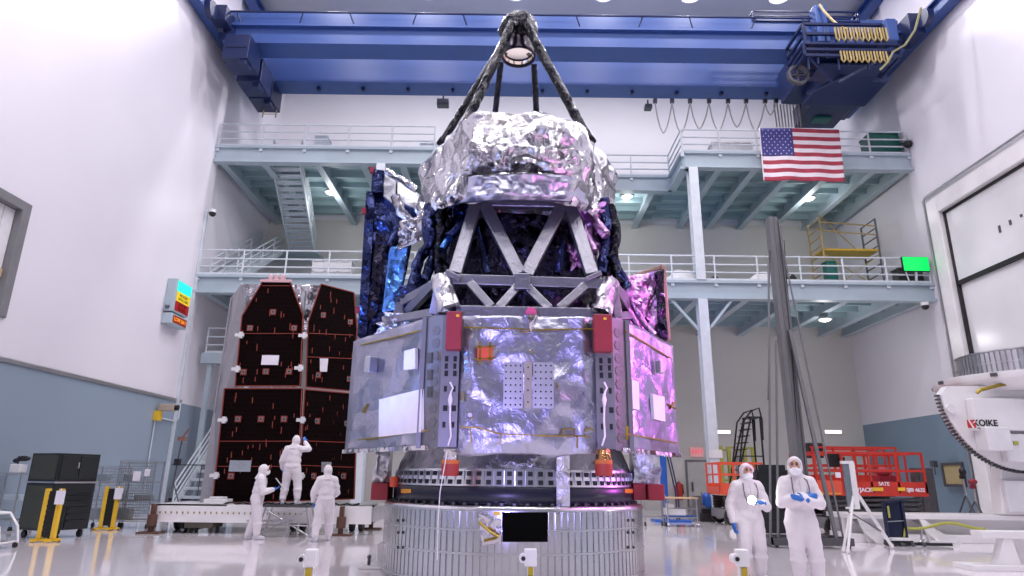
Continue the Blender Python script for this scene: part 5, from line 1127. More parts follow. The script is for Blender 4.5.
# ------------------------------------------------------------------ scissor lifts
def lift(name, lb, x0, x1, y, dep, zd, rail, m, group=None, fold=5, wheels=True, z_chassis=.25, brand=False):
    t = thing('scissor_lift', lb, 'lift', ((x0 + x1) / 2, y, 0)); W = x1 - x0
    MB().b2((x0 + .1, y - dep / 2, z_chassis), (x1 - .15, y + dep / 2, z_chassis + .32)).build('chassis', M['frame_grey'], t, bevel=.03)
    hz = (zd - .05 - z_chassis - .34) / fold; SG = mat('scissor grey' + name, (.06, .06, .065), .5)
    for yy in (y - dep / 2 + .08, y + dep / 2 - .08):
        b = MB()
        for k in range(fold):
            z = z_chassis + .36 + k * hz; b.bar((x0 + .2, yy, z), (x1 - .25, yy, z + hz * .7), .07, hz * .62, up=(0, 1, 0)); b.bar((x0 + .2, yy + .07, z + hz * .7), (x1 - .25, yy + .07, z), .07, hz * .62, up=(0, 1, 0))
        b.build('scissor_stack', SG, t)
    for x in (x0 + .4, x1 - .55):
        for s in (-1, 1):
            c = (x, y + s * (dep / 2), .3); b = MB().lathe([(0, -.09), (.3, -.09), (.3, .09), (0, .09)], 22, c, axis='y'); b.m = 1; b.lathe([(0, -.1), (.17, -.1), (.17, .1), (0, .1)], 18, c, axis='y'); b.build('wheel', [M['black'], M['white']], t)
    o = MB(); o.b2((x0, y - dep / 2 - .03, zd), (x1, y - dep / 2 + .02, zd + .42)); o.b2((x0, y + dep / 2 - .02, zd), (x1, y + dep / 2 + .03, zd + .42)); o.b2((x0, y - dep / 2, zd), (x1, y + dep / 2, zd + .08)); o.b2((x0, y - dep / 2, zd), (x0 + .04, y + dep / 2, zd + .3)); o.b2((x1 - .04, y - dep / 2, zd), (x1, y + dep / 2, zd + .3)); o.build('deck', M[m], t)
    for s in (-1, 1):
        yy = y + s * dep / 2; r = MB()
        for z in (zd + .75, zd + rail): r.bar((x0 + .03, yy, z), (x1 - .03, yy, z), .07, .07)
        n = max(3, int(W / .75))
        for k in range(n + 1): x = x0 + .03 + (W - .06) * k / n; r.bar((x, yy, zd + .1), (x, yy, zd + rail), .06, .06)
        r.build('guard_rail', M[m], t)
    for x in (x0 + .03, x1 - .03):
        r = MB(); r.bar((x, y, zd + .1), (x, y, zd + rail), .05, .05)
        for z in (zd + .75, zd + rail): r.bar((x, y - dep / 2, z), (x, y + dep / 2, z), .06, .06)
        r.build('end_rail', M[m], t)
    return t
yA = 21.6; xa, xb = P(817, 490, yA - .9).x, P(927.5, 490, yA - .9).x; zA = P(870, 496, yA - .9).z
la = lift('front', 'larger red scissor lift with white lettering behind the white beam at right', xa, xb, yA, 1.8, zA, P(870, 453, yA - .9).z - zA, 'red', fold=4)
fy = yA - .96
text_mesh('lettering', 'SKYJACK', .17, P(861.5, 490, fy), (1, 0, 0), (0, 0, 1), M['patch'], la, bold=.003); text_mesh('lettering', 'SJIII 4632', .15, P(915.8, 490.2, fy), (1, 0, 0), (0, 0, 1), M['patch'], la, bold=.004); text_mesh('lettering', 'SATE', .15, P(884, 484, fy), (1, 0, 0), (0, 0, 1), M['patch'], la, bold=.002)
for u in (877.5, 901.5): MB().box(P(u, 489.2, fy), (.34 if u < 890 else .22, .02, .1)).build('warning_label', M['yellow'], la)
MB().b2((xa, fy - .01, zA + .02), (P(842, 490, fy).x, fy + .03, zA + .44)).build('deck_extension', M['orange_red'], la)
b = MB()
for k in range(12): q = P(817 + k * 2.1, 496, fy); b.box((q.x, fy - .012, zA + .06), (.03, .01, .05))
b.build('yellow_dashes', M['yellow'], la)
b = MB(); q = P(836, 460, yA - .7); b.b2((q.x - .2, yA - .75, zA + .85), (q.x + .1, yA - .55, zA + 1.3)); b.b2((q.x + .05, yA - .78, zA + 1.0), (q.x + .25, yA - .7, zA + 1.15)); b.build('control_box', M['black'], la, bevel=.02); MB().box(P(838, 475, yA - .93), (.16, .02, .16)).build('notice_plate', M['patch'], la)
b = MB(); q = P(884, 478, yA); b.b2((q.x - .3, yA - .3, zA + .09), (q.x + .25, yA + .2, zA + .6)); b.ell((q.x, yA, zA + .7), (.2, .2, .18)); tag(b.build('tool_bag', M['cover_red'], loc=(q.x, yA, zA + .09)), 'dark red bag standing on the deck of the larger red lift', 'bag')
b = MB(); q = P(921, 468, 24.0); 
b.b2((q.x - .2, 24.0, .05), (q.x + .42, 24.4, P(921, 468, 24).z)); b.b2((q.x - .12, 23.97, .4), (q.x + .34, 24.0, P(921, 471, 24).z)); b.b2((q.x - .24, 23.95, 0), (q.x + .46, 24.45, .08)); tag(b.build('electrical_cabinet', M['dark_steel'], loc=(q.x + .2, 24.4, 0), bevel=.02), 'dark grey cabinet behind the right end of the larger red lift', 'cabinet')
yB = 25.2; xa2, xb2 = P(804, 470, yB).x, P(887, 470, yB).x; zB = P(850, 487, yB - .8).z
lb_ = lift('rear', 'rear red scissor lift whose rails stand above the larger one', xa2, xb2, yB, 1.6, zB, P(850, 447.5, yB - .8).z - zB, 'red', fold=4)
MB().b2((xa2 - .05, yB - .7, zB + 1.0), (xa2 + .5, yB - .3, zB + 1.55)).build('control_box', M['black'], lb_, bevel=.05)
yC = 26.6; xa3, xb3 = P(713, 490, yC).x, P(757, 490, yC).x; zC = P(735, 495, yC - .8).z
lift('left', 'small red scissor lift behind the person holding the light', xa3, xb3, yC, 1.6, zC, P(735, 463, yC - .8).z - zC, 'orange_red', fold=4)
# black machine between the two people
p = PG(767, 538); y = p.y + .6; x0, x1 = P(752, 500, y).x, P(784, 500, y).x; z1 = P(767, 470, y).z; t = thing('equipment_rack', 'black equipment rack standing between the two front people behind the mast', 'rack', ((x0 + x1) / 2, y, 0))
MB().b2((x0, y - .5, .12), (x1, y + .5, z1)).build('rack_body', M['black'], t, bevel=.02); b = MB()
for k in range(7): b.b2((x0 + .08, y - .53, .25 + k * .27), (x1 - .08, y - .5, .46 + k * .27))
b.build('front_units', M['cabinet'], t); 
for x in (x0 + .12, x1 - .12): b = MB(); caster(b, (x, y - .4, 0), .06); caster(b, (x, y + .4, 0), .06); b.build('castors', M['black'], t)
# telescopic mast lift
yM = 18.0; t = thing('mast_lift', 'very tall grey telescopic mast with slanting stays and low base frame behind front people', 'mast', (P(790, 540, yM).x, yM, 0))
zt = P(772, 218, yM).z; xm = P(773.5, 218, yM).x
for k, (dx, w) in enumerate(((-.13, .12), (.01, .13), (.13, .08))):
    b = MB().b2((xm + dx - w / 2, yM - .13 + .04 * k, .25), (xm + dx + w / 2, yM + .16, zt - .0 - (.25 if k == 2 else 0))); b.b2((xm + dx - w / 2 - .012, yM - .15, .3), (xm + dx - w / 2 + .012, yM + .16, zt - .1)); b.build('mast_section', M['mast'], t)
for ua, va, ub in ((768.5, 262, 770.5), (776, 340, 778)): a = P(ua, va, yM - .25); c = P(ub, 540, yM - .4); MB().tube(a, (c.x, c.y, .15), .03).build('guide_pole', M['mast'], t)
for u0, v0, u1, w in ((789.5, 330, 837, .085), (782, 245, 844, .035)): a = P(u0, v0, yM - .2); c = P(u1, 541, yM - .5); MB().bar(a, V((c.x, c.y, .15)), w, w).build('stay', M['mast'], t)
b = MB(); b.tube(P(770, 250, yM - .1), P(768, 400, yM - .1), .012); b.tube(P(784, 240, yM - .1), P(800, 470, yM - .1), .012); b.build('wires', M['black'], t)
xa, xb = P(765, 545, yM).x, P(843, 545, yM).x; b = MB(); b.b2((xa, yM - .62, .06), (xb, yM - .45, .24)); b.b2((xa, yM + .4, .06), (xb, yM + .55, .24)); b.b2((xa, yM - .6, .06), (xa + .15, yM + .5, .24)); b.b2((xb - .15, yM - .6, .06), (xb, yM + .5, .24)); b.b2((xm - .3, yM - .5, .1), (xm + .3, yM + .5, .28)); b.build('base_frame', M['dark_steel'], t)
for x in (xa + .1, xb - .1, (xa + xb) / 2): b = MB(); caster(b, (x, yM - .53, 0), .03); b.build('castor', M['black'], t)

# ------------------------------------------------------------------ right side: positioner and floor beam
yP = 19.9; pc = P(1030, 384, yP); zT = P(1000, 384, yP).z
ps = thing('welding_positioner', 'huge white tilting positioner with toothed half-round gear and round table at right', 'positioner', (pc.x, yP, .77))
cx = pc.x; rT = (cx - P(937, 376, yP).x) * .90
b = MB().lathe([(0, zT - .32), (rT * .8, zT - .32), (rT - .02, zT - .06), (rT, zT - .04), (rT, zT + .14), (rT * .6, zT + .16), (0, zT + .16)], 96, (cx, yP, 0)); b.build('round_table', M['white'], ps)
b = MB()
for k in range(9):
    w = 2 * PI * (k + .35) / 9; b.box((cx + (rT + .0) * math.cos(w), yP + rT * math.sin(w), zT + .05), (.16, .16, .1), Matrix.Rotation(w, 3, 'Z'))
b.build('clamp_slots', M['dark_steel'], ps)
rr = (cx - P(960, 360, yP).x) * .88; hR = P(985, 347, yP - rr).z - zT - .1; RB2 = mat('ring rib grey', (.45, .46, .50), .35, metal=.6)
b = MB().lathe([(rr, zT + .16), (rr, zT + .16 + hR), (rr - .3, zT + .16 + hR), (rr - .3, zT + .16)], 96, (cx, yP, 0)); b.build('ring_wall', RB2, ps)
b = MB()
for k in range(80):
    w = 2 * PI * k / 80; R = Matrix.Rotation(w, 3, 'Z'); b.box(V((cx, yP, zT + .16 + hR / 2)) + R @ V((rr + .01, 0, 0)), (.04, .10, hR - .03), R)
b.lathe([(rr + .05, zT + .16 + hR * .48), (rr + .05, zT + .16 + hR * .54), (rr, zT + .16 + hR * .54)], 96, (cx, yP, 0)); b.lathe([(rr - .02, zT + .16 + hR), (rr + .06, zT + .16 + hR), (rr + .06, zT + .2 + hR), (rr - .1, zT + .2 + hR)], 96, (cx, yP, 0)); b.build('ring_ribs', M['alu'], ps)
gc = P(1014, 394, yP - .9); rg = (gc.x - P(938, 402, yP - .9).x) * .955; n = 60; yG = yP - .95
poly = [V((gc.x + rg * math.cos(a), yG, gc.z + rg * math.sin(a))) for a in [PI + .02 + (PI - .04) * i / n for i in range(n + 1)]]
MB().prism(poly + [V((gc.x + rg, yG, gc.z + .25)), V((gc.x - rg * .9, yG, gc.z + .2))], (0, .3, 0)).build('tilt_sector', M['white'], ps)
b = MB(); nt = 64
for k in range(nt):
    a = PI + .03 + (PI - .06) * k / (nt - 1); R = Matrix.Rotation(-a, 3, 'Y'); b.box((gc.x + (rg + .03) * math.cos(a), yG + .15, gc.z + (rg + .03) * math.sin(a)), (.09, .16, .05), R)
b.build('gear_teeth', M['dark_steel'], ps)
b = MB(); b.b2((P(966, 410, yG).x, yG - .3, P(970, 431, yG).z), (gc.x + 2, yG, P(970, 399, yG).z)); b.build('gear_housing', M['white'], ps, bevel=.04)
b = MB(); b.b2((P(975, 440, yG).x, yG - .5, P(975, 451, yG).z), (P(999, 440, yG).x, yG, P(975, 428, yG).z)); b.b2((P(998, 440, yG).x, yG - .25, P(975, 462, yG).z), (gc.x + 2, yG, P(975, 434, yG).z)); b.build('motor_box', M['white_plastic'], ps, bevel=.03)
yl = yG - .31; c0, c1 = P(968, 428, yl), P(974.8, 420, yl); o = MB().b2((c0.x, yl - .01, c0.z), (c1.x, yl, c1.z)).build('logo_square', M['red'], ps); q = MB(); w_ = c1.x - c0.x; h_ = c1.z - c0.z
q.prism([V((c0.x + w_ * .12, yl - .012, c1.z)), V((c0.x + w_ * .28, yl - .012, c1.z)), V((c0.x + w_ * .75, yl - .012, c0.z)), V((c0.x + w_ * .55, yl - .012, c0.z))], (0, -.006, 0)); q.prism([V((c1.x, yl - .012, c0.z + h_ * .95)), V((c0.x + w_ * .55, yl - .012, c0.z + h_ * .55)), V((c1.x, yl - .012, c0.z + h_ * .75))], (0, -.006, 0)); q.build('logo_slash', M['patch'], o)
text_mesh('logo_text', 'KOIKE', .24, P(985.4, 423.2, yl), (1, 0, 0), (0, 0, 1), M['black'], ps, bold=.005); b = MB().b2((P(977.5, 428, yl).x, yl - .008, P(977, 428.6, yl).z), (P(990, 428, yl).x, yl, P(977, 427.8, yl).z)); b.build('logo_underline', M['dark_steel'], ps)
for u, v in ((1016, 384), (1016, 443)): MB().box(P(u, v, yG - .27), (.14, .02, .1)).build('green_sticker', M['yellow_green'], ps)
MB().path([P(977, 393, yG - .35), P(980, 390, yG - .35), P(1000, 385, yG - .35), P(1030, 381, yG - .35)], .05, 8).build('brass_pipe', M['tape'], ps)
MB().lathe([(0, -.08), (.13, -.08), (.13, .02), (0, .02)], 16, P(950, 409, yG - .02), axis='y').build('bolt_boss', M['white_plastic'], ps)
# column and foot
b = MB(); xs0 = P(985, 450, yP - .3).x; xs1 = P(996, 516, yP - .3).x
b.prism([V((xs0 + .55, yP - .6, 3.2)), V((cx + 2.6, yP - .6, 3.2)), V((cx + 2.6, yP - .6, .77)), V((P(1003, 516, yP - .6).x, yP - .6, .77)), V((P(1002, 480, yP - .6).x, yP - .6, 1.9))], (0, .45, 0)); b.build('support_column', M['white'], ps, bevel=.04)
b = MB(); b.b2((P(1006, 500, yP - .7).x, yP - .75, .85), (cx + 2.4, yP - .6, 1.7)); b.build('column_hatch', M['white_plastic'], ps, bevel=.02)
# floor beam
yb_ = 19.3; t = thing('floor_beam', 'long low white steel beam on the floor under the positioner', 'beam', (14, yb_, 0)); x0, x1 = P(851, 530, yb_).x, 18.9
b = MB(); b.b2((x0, yb_, .62), (x1, yb_ + 1.4, .75)); b.b2((x0, yb_ + .4, .22), (x1, yb_ + .5, .62)); b.b2((x0, yb_ + 1.1, .22), (x1, yb_ + 1.2, .62)); b.b2((x0, yb_, 0), (x1, yb_ + 1.4, .22)); b.build('beam_body', M['white'], t, bevel=.012)
for u in (869, 931):
    x = P(u, 530, yb_).x; b = MB().prism([V((x - .3, yb_ + .38, .6)), V((x - .12, yb_ + .38, .6)), V((x + .42, yb_ - .55, .02)), V((x - .12, yb_ - .55, .02))], (.04, 0, 0)); b.prism([V((x - .3, yb_ - .0, .62)), V((x - .15, yb_, .62)), V((x + .42, yb_ - .05, .0)), V((x - .1, yb_ - .05, .0))], (0, -.05, 0)); b.build('gusset', M['white'], t)
pts = [P(905 + k * 8, 526 + (2 if k == 0 else 3.0 * math.sin(k * .75 + .6)), yb_ - .05) for k in range(11)]; tag(MB().path(pts, .04, 8).build('air_hose', M['yellow_green']), 'yellow-green hose running along the side of the white floor beam', 'hose')
# pedestal in the foreground right
py = 13.9; t = thing('steel_pedestal', 'white steel pedestal with slanted gussets at the lower right edge', 'pedestal', (P(1010, 560, py).x, py, 0)); x0 = P(972, 562, py - .5).x; zt = P(990, 531, py - .4).z; zt0 = P(990, 536, py - .4).z
b = MB(); b.b2((x0, py - .5, 0), (x0 + 3.2, py + .1, .1)); b.build('base_plate', M['white'], t, bevel=.01); b = MB(); xt = P(980, 530, py - .4).x; b.b2((xt, py - .45, zt0 - .04), (x0 + 3.2, py - .1, zt)); b.build('top_plate', M['white'], t, bevel=.01)
xg = P(990, 540, py).x; b = MB(); b.b2((xg + .05, py - .2, .1), (x0 + 3.0, py - .12, zt0)); b.build('web', M['white'], t)
for x in (xg, xg + .75): b = MB().prism([V((x, py - .42, zt0)), V((x + .14, py - .42, zt0)), V((x + (.2 if x == xg else .62), py - .45, .1)), V((x - (.26 if x == xg else -.2), py - .45, .1))], (0, .2, 0)); b.build('gusset', M['white'], t)
# mirror board on an easel
yE = 16.6; t = thing('mirror_easel', 'tall narrow mirror board on white splayed easel beside the mast base', 'easel', (P(862, 552, yE).x, yE, 0))
a = P(848, 463, yE); c = P(856, 507, yE); z1, z0 = a.z, c.z; xl, xr = P(845.5, 485, yE).x, P(852.5, 485, yE).x
b = MB(); b.b2((xl, yE, z0), (xr, yE + .05, z1)); b.build('mirror_board', mat('easel mirror', (.30, .34, .37), .2, metal=.6), t); b = MB(); b.b2((xr - .03, yE - .03, z0 - .05), (xr + .1, yE + .09, z1)); b.b2((xl - .03, yE - .02, z1 - .02), (xr + .1, yE + .08, z1 + .05)); b.b2((xl - .03, yE - .02, z0 - .05), (xr + .1, yE + .08, z0)); b.build('board_frame', M['white'], t)
for (ux, uy), dy in (((843.5, 551), -.1), ((848.5, 556), -.4)): c = P(ux, uy, yE + dy); b = MB().tube((xr, yE + .02, z1 - .75), (c.x, c.y, .06), .032); caster(b, (c.x, c.y, 0), .035); b.build('leg', M['white'], t)
c = PG(892, 549); b = MB().bar((xr + .05, yE, z1 - .65), (c.x, c.y, .08), .05, .07); caster(b, (c.x, c.y, 0), .05); b.build('leg', M['white'], t)
MB().tube((xl - .05, yE - .05, z0 - .1), (xr + .6, yE + .1, z0 - .55), .015).build('chain', M['dark_steel'], t)
# dark test panel on a low rail
yD2 = 18.5; t = thing('solar_test_board', 'dark blue upright solar test panel with white foot on the floor rail', 'panel', (P(895, 545, yD2).x, yD2, .12)); q = [P(883, 502, yD2), P(901, 500.5, yD2), P(907, 541, yD2), P(888.5, 541.5, yD2)]; MB().prism(q, (0, .05, 0)).build('panel_face', mat('test cells', (.006, .008, .035), .25), t); b = MB()
for a, c in ((q[0], q[3]), (q[1], q[2]), (q[0], q[1]), (q[2], q[3])): b.bar(a, c, .07, .08, up=(0, 1, 0))
b.build('panel_frame', mat('panel frame navy', (.012, .015, .05), .35), t); m_ = (q[0] + q[3]) / 2; b = MB().bar(q[0] + V((.1, -.03, -.1)), m_ + V((.1, -.03, .1)), .05, .02, up=(0, 1, 0)); b.build('yellow_strip', M['yellow_green'], t); b = MB(); b.bar(m_ + V((.5, -.03, -.1)), q[2] + V((-.08, -.03, .1)), .05, .02, up=(0, 1, 0)); b.build('yellow_strip', M['yellow_green'], t)
b = MB(); b.bar((q[0] + q[3]) / 2 + V((0, -.03, 0)), (q[1] + q[2]) / 2 + V((0, -.03, 0)), .02, .02); b.build('cross_line', M['steel'], t); b = MB(); b.b2((q[3].x, yD2 - .2, .125), (q[2].x, yD2 + .1, .2)); b.build('white_foot', M['white'], t, bevel=.01)
x0, x1 = P(883, 546, yD2).x, P(947, 546, yD2).x; t = thing('floor_rail', 'low dark rail with white blocks on the floor before the white beam', 'rail', ((x0 + x1) / 2, yD2, 0)); MB().b2((x0, yD2 - .25, .02), (x1, yD2 - .05, .09)).build('rail_bar', M['black'], t); MB().b2((x0 + .2, yD2 - .05, .02), (x0 + .8, yD2 + .3, .12)).build('panel_socket', M['black'], t)
b = MB()
for k in range(16): b.box((x0 + 1.15 + k * .045, yD2 - .15, .115), (.032, .16, .05))
b.build('white_blocks', M['white'], t); b = MB()
for k in range(4): MB().lathe([(0, -.03), (.05, -.03), (.05, .03), (0, .03)], 12, (x0 + .08 + k * .28, yD2 - .3, .05), axis='y').build('roller', M['dark_steel'], t)
b = MB().tube((x0 + .98, yD2 - .12, .09), (x0 + 1.02, yD2 - .12, .42), .025); b.tube((x0 + .92, yD2 - .12, .09), (x0 + 1.06, yD2 - .12, .2), .03); b.build('vice', M['steel'], t)
# right wall: small window, camera tripods
a, c = PX(947, 484, XR), PX(962, 465, XR); y0, y1 = min(a.y, c.y), max(a.y, c.y); w2 = struct('window_2', MB().b2((XR - .03, y0, a.z), (XR - .005, y1, c.z)), mat('lit pane', (.45, .36, .18), .3)); b = MB(); t_ = .12  # pane in a plain yellowish colour
b.b2((XR - .08, y0 - t_, a.z - t_), (XR, y0, c.z + t_)); b.b2((XR - .08, y1, a.z - t_), (XR, y1 + t_, c.z + t_)); b.b2((XR - .08, y0, a.z - t_), (XR, y1, a.z)); b.b2((XR - .08, y0, c.z), (XR, y1, c.z + t_)); b.build('window_frame', M['dark_steel'], w2)
for u, v, lb, hh in ((962, 474, 'camera tripod with black round head before right wall window', 1), (972, 484, 'lower tripod with red head beside the positioner', 0)):
    y = 24.5 + (.8 if not hh else 0); p = P(u, v, y); t = thing('camera_tripod', lb, 'tripod', (p.x, y, 0))
    for a in (.3, 2.4, 4.5): MB().tube((p.x, y, p.z * .62), (p.x + .55 * math.cos(a), y + .55 * math.sin(a), 0), .03).build('leg', M['dark_steel'], t)
    MB().tube((p.x, y, p.z * .6), (p.x, y, p.z), .035).build('pole', M['steel'], t); b = MB(); b.ell(p + V((0, -.05, .08)), (.12, .12, .16) if hh else (.17, .12, .11)); b.box(p + V((0, 0, -.1)), (.16, .12, .14)); b.build('head', M['black' if hh else 'cover_red'], t)
p = PX(936, 464, XR); t = thing('wall_box', 'small dark box on the blue right wall left of the window', 'box', (XR, p.y, p.z)); MB().b2((XR - .2, p.y - .15, p.z - .15), (XR - .005, p.y + .15, p.z + .15)).build('box_body', M['dark_steel'], t, bevel=.02); MB().tube((XR - .1, p.y, p.z - .15), (XR - .1, p.y, p.z - .5), .03).build('cord', M['dark_steel'], t)
# ------------------------------------------------------------------ people
def remeshed(mb, name, m, parent, voxel, smooth=6, fac=.5):
    o = mb.build('tmp', m, None); r = o.modifiers.new('r', 'REMESH'); r.mode = 'VOXEL'; r.voxel_size = voxel
    s = o.modifiers.new('s', 'SMOOTH'); s.iterations = smooth; s.factor = fac
    dg = bpy.context.evaluated_depsgraph_get(); dg.update(); me = bpy.data.meshes.new_from_object(o.evaluated_get(dg), depsgraph=dg)
    old = o.data; bpy.data.objects.remove(o); bpy.data.meshes.remove(old); me.name = name
    for p in me.polygons: p.use_smooth = True
    if not me.materials: me.materials.append(m)
    q = bpy.data.objects.new(name, me); COL.objects.link(q); q.parent = parent; return q
def limb(b, pts, rs, n=14):
    pts = [V(p) for p in pts]; b.path(pts, rs, n)
    for p, r in zip(pts, rs): b.ell(p, (r, r, r), 14, 8)
def hand(parent, wrist, d, nrm, side, curl=.5):
    """glove: palm, four unequal bent fingers, thumb from the side of the palm"""
    wrist = V(wrist); d = V(d).normalized(); nrm = V(nrm); nrm = (nrm - d * nrm.dot(d)).normalized(); s = d.cross(nrm) * side
    b = MB(); R = Matrix((s, nrm, d)).transposed(); b.ell(wrist + d * .05, (.043, .020, .062), 16, 10, R); limb(b, [wrist - d * .05, wrist + d * .02], [.038, .034], 12)
    for k, (o, L) in enumerate(((-.030, .068), (-.010, .078), (.010, .073), (.029, .058))):
        p = wrist + d * .095 + s * o; pts = [p - d * .02, p]; a = 0; q = p
        for j, f in enumerate((.45, .33, .25)):
            a += curl * (.55 if j else .35) + .05 * k; q = q + (d * math.cos(a) + nrm * math.sin(a)) * L * f; pts.append(q)
        limb(b, pts, [.0105, .0105, .0100, .0092, .0082], 10)
    p = wrist + d * .025 - s * .036; q1 = p + (d * .55 - s * .62 + nrm * .35).normalized() * .04; q2 = q1 + (d * .85 - s * .1 + nrm * .4).normalized() * .034
    limb(b, [p, q1, q2], [.0145, .0125, .0098], 10)
    return remeshed(b, 'glove', M['glove'], parent, .0065, 3)
def person(lb, loc, rz, J, face=False, scale=1.06, lanyard=False, head_turn=0, name='person'):
    t = thing(name, lb, 'person', loc, rz); t.scale = (scale,) * 3; b = MB(); g = lambda k: V(J[k])
    hd = g('head'); ch = g('chest'); pv = g('pelvis'); Rh = Matrix.Rotation(head_turn, 3, 'Z')
    # torso
    b.ell(ch, (.208, .145, .215), 20, 14); b.ell(ch.lerp(pv, .5), (.205, .155, .23), 20, 14); b.ell(pv, (.212, .165, .18), 20, 14); b.ell(pv + V((0, 0, -.09)), (.17, .135, .12), 16, 10)
    b.path([ch + V((0, .01, .12)), ch + V((0, 0, .24)), hd + V((0, .01, -.11))], [.15, .095, .083], 16)     # hood skirt
    b.ell(hd + V((0, .012, .0)), (.108, .124, .146), 20, 14); b.ell(hd + V((0, .0, -.085)), (.088, .088, .08), 16, 10)
    for s, sd in ((-1, 'r'), (1, 'l')):
        sh = ch + V((s * .175, .01, .125)); el, wr = g('el_' + sd), g('wr_' + sd)
        limb(b, [ch + V((s * .1, .01, .14)), sh, sh.lerp(el, .5), el], [.095, .094, .088, .080]); d = (wr - el); limb(b, [el, el + d * .5, wr - d.normalized() * .03], [.080, .075, .058])
        b.path([wr - d.normalized() * .055, wr - d.normalized() * .02], .057, 14)
        hp = pv + V((s * .095, 0, -.08)); kn, an = g('kn_' + sd), g('an_' + sd); d2 = an - kn
        limb(b, [hp, hp.lerp(kn, .5), kn], [.138, .124, .105]); limb(b, [kn, kn + d2 * .45, an + V((0, 0, .05))], [.105, .102, .084])
        b.path([kn + d2 * .28, kn + d2 * .36, kn + d2 * .40], [.105, .121, .104], 14)                         # top of the overboot
    o = remeshed(b, 'body', M['suit'], t, .016, 5); sd_ = len(lb) * 1.7
    nn = [v.normal.copy() for v in o.data.vertices]
    for v, vn in zip(o.data.vertices, nn):
        c = v.co.copy(); k = .35 if c.z > 1.48 else 1.; q = V((c.x * 6 + sd_, c.y * 6, c.z * 13)); v.co = c + vn * k * (.009 * noise.noise(q) + .007 * (.3 - abs(noise.noise(q * .55 + V((3, 1, 7))))) * 2)
    for s, sd in ((-1, 'r'), (1, 'l')):
        an = g('an_' + sd); f = V(J.get('toe_' + sd, (s * .25, -1, 0))); f = f.normalized(); sb = MB()
        limb(sb, [an + V((0, 0, .06)), an + V((0, 0, -.03)) - f * .03], [.066, .052]); limb(sb, [an - f * .05 + V((0, 0, -.045)), an + f * .09 + V((0, 0, -.045)), an + f * .17 + V((0, 0, -.053))], [.046, .046, .037])
        sb.box(an + f * .06 + V((0, 0, -.085)), (.085, .27, .02), Matrix.Rotation(math.atan2(f.x, -f.y), 3, 'Z')); remeshed(sb, 'shoe_cover', M['shoe'], t, .012, 3)
        el, wr = g('el_' + sd), g('wr_' + sd); hdv = J.get('hd_' + sd, wr - el); hand(t, wr, hdv, J.get('pn_' + sd, (-s, .2, 0)), J.get('sg_' + sd, -s), J.get('cu_' + sd, .6))
    if face:
        T = lambda p: hd + Rh @ V(p)
        fb = MB().ell(T((0, -.038, -.005)), (.078, .098, .105), 20, 14, Rh); fb.ell(T((0, -.135, -.012)), (.014, .022, .03), 10, 8, Rh); o = remeshed(fb, 'face', M['skin'], t, .008, 3)
        e = MB()
        for s in (-1, 1): e.ell(T((s * .032, -.124, .022)), (.015, .012, .009), 10, 8, Rh); 
        e.build('eyes', M['eye'], o, world=False); e = MB()
        for s in (-1, 1): e.bar(T((s * .016, -.131, .043)), T((s * .05, -.122, .045)), .012, .01)
        e.build('eyebrows', M['eye'], o, world=False)
        mk = MB().ell(T((0, -.050, -.062)), (.082, .104, .066), 20, 12, Rh); mk.ell(T((0, -.13, -.032)), (.035, .03, .03), 12, 8, Rh); remeshed(mk, 'face_mask', M['mask'], t, .010, 3)
        hb = MB().path([T((.088 * math.sin(a), -.075 - .035 * abs(math.cos(a)), .018 + .088 * math.cos(a))) for a in [PI * .55 * (i / 8 - 1) + 0 for i in range(17)]], .012, 8); hb.build('hood_hem', M['suit'], t, world=False)
    if lanyard:
        for s in (-1, 1):
            MB().path([hd + V((s * .075, .0, -.14)), ch + V((s * .105, -.115, .155)), ch + V((s * .115, -.150, .05)), ch + V((s * .10, -.155, -.06))], .0075, 6).build('strap', M['strap'], t, world=False)
    b = MB().path([ch + V((0, -.13, .16)), ch + V((0, -.147, .05)), ch.lerp(pv, .5) + V((0, -.150, 0)), pv + V((0, -.158, .04)), pv + V((0, -.15, -.08))], .006, 6); b.build('zip', M['suit'], t, world=False)
    return t
def stand(**k):
    J = dict(head=(0, -.03, 1.635), chest=(0, 0, 1.29), pelvis=(0, .01, .96), el_r=(-.29, .03, 1.13), wr_r=(-.29, -.06, .89), el_l=(.29, .03, 1.13), wr_l=(.29, -.06, .89), kn_r=(-.12, -.02, .51), kn_l=(.12, -.02, .51), an_r=(-.13, .02, .10), an_l=(.13, .02, .10)); J.update(k); return J
p = PG(253, 539.5); person('person in white suit standing left of the work step holding a white tablet', (p.x, p.y, 0), math.radians(112), stand(head=(0, -.07, 1.63), chest=(0, -.03, 1.29), el_r=(-.25, -.10, 1.10), wr_r=(-.13, -.34, 1.17), el_l=(.25, -.10, 1.10), wr_l=(.13, -.34, 1.17), hd_r=(.2, -1, .3), hd_l=(-.2, -1, .3), pn_r=(0, 0, 1), pn_l=(0, 0, 1), sg_r=1, sg_l=-1, kn_r=(-.11, -.05, .51), kn_l=(.12, .0, .51), an_l=(.13, .12, .10), an_r=(-.12, -.06, .1)), face=True)
def tablet(lb, loc, rz, parent=None):
    t = thing('tablet', lb, 'tablet', loc, rz); R = Matrix.Rotation(-.7, 3, 'X'); MB().box((0, 0, 0), (.30, .02, .38), R).build('case', M['white_plastic'], t, world=False, bevel=.006); MB().box(R @ V((0, .012, 0)), (.25, .006, .32), R).build('screen', mat('tablet glass', (.55, .57, .62), .2), t, world=False)
a112 = math.radians(112); off = Matrix.Rotation(a112, 3, 'Z') @ V((0, -.49 * 1.06, 1.30 * 1.06)); tablet('white tablet in the hands of the person left of the work step', V((p.x, p.y, 0)) + off, a112)
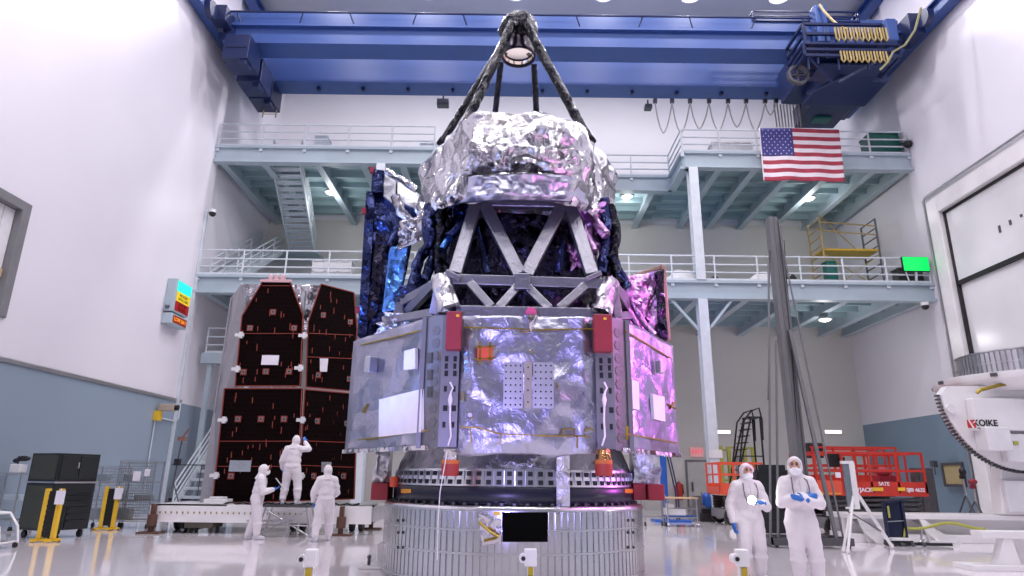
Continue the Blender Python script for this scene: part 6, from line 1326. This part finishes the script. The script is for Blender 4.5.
x = P(289, 503, 19.05).x; person('person in white suit on the work step reaching up to the solar panel', (x, 19.05, .82), math.radians(186), stand(el_r=(-.36, -.08, 1.42), wr_r=(-.20, -.26, 1.62), hd_r=(.3, -.3, 1), pn_r=(.3, -1, 0), el_l=(.28, .02, 1.10), wr_l=(.27, -.12, .88), an_r=(-.2, .02, .1), kn_r=(-.17, -.02, .51), an_l=(.17, .0, .1), kn_l=(.14, -.02, .51), head=(-.02, -.04, 1.64), toe_r=(-.3, -1, 0)))
p = PG(322, 541); person('person in white suit standing right of the work step with legs apart', (p.x, p.y, 0), math.radians(203), stand(el_l=(.30, .0, 1.12), wr_l=(.27, -.16, .90), el_r=(-.27, -.02, 1.11), wr_r=(-.2, -.24, 1.02), an_l=(.2, .16, .1), kn_l=(.15, .03, .51), an_r=(-.16, -.10, .1), kn_r=(-.13, -.07, .51), toe_l=(.35, -1, 0)))
p4 = V((P(749.5, 520, 11.7).x, 11.7, 0)); person('person in white suit and mask holding a bright light, nearer the telescope', p4, math.radians(4), stand(el_r=(-.29, .02, 1.12), wr_r=(-.29, -.06, .86), el_l=(.29, -.02, 1.10), wr_l=(.11, -.25, 1.17), hd_l=(-1, -.35, .25), pn_l=(-.2, .2, -1), sg_l=1, cu_l=1.1, kn_r=(-.12, -.03, .51), an_l=(.14, .05, .1)), face=True, scale=1.07, lanyard=True, head_turn=-.06)
p5 = V((P(801, 520, 11.0).x, 11.0, 0)); person('person in white suit and mask with folded arms before the mast', p5, math.radians(-6), stand(el_r=(-.27, -.08, 1.14), wr_r=(.06, -.20, 1.22), hd_r=(1, .1, .15), pn_r=(0, 1, -.3), sg_r=-1, el_l=(.27, -.08, 1.12), wr_l=(-.02, -.27, 1.19), hd_l=(-1, .15, .25), pn_l=(0, 1, 0), sg_l=1, cu_l=.45, kn_r=(-.10, -.03, .52), an_r=(-.08, .03, .1), kn_l=(.14, -.03, .52), an_l=(.17, .04, .1), head=(-.015, -.04, 1.64)), face=True, scale=1.12, lanyard=True, head_turn=-.35)
lp = P(751, 500, 11.24); t = thing('torch', 'small lit torch with dazzling white lens in the hands of the person nearer the telescope', 'torch', lp); R = Matrix.Rotation(.2, 3, 'X')
b = MB().lathe([(0, -.03), (.07, -.03), (.078, .0), (.05, .05), (.022, .06), (.022, .17), (0, .17)], 20, lp, axis='y'); b.build('barrel', M['black'], t); MB().ell(lp + V((0, -.035, 0)), (.07, .03, .07)).build('lens', mat('torch glow', (1, 1, 1), .5, var=0, emit=(1, 1, 1), es=40), t)
ld = bpy.data.lights.new('torch light', 'POINT'); ld.energy = 4; ld.shadow_soft_size = .06; o = bpy.data.objects.new('torch_light', ld); COL.objects.link(o); o.parent = t; o.location = (0, -.12, 0)
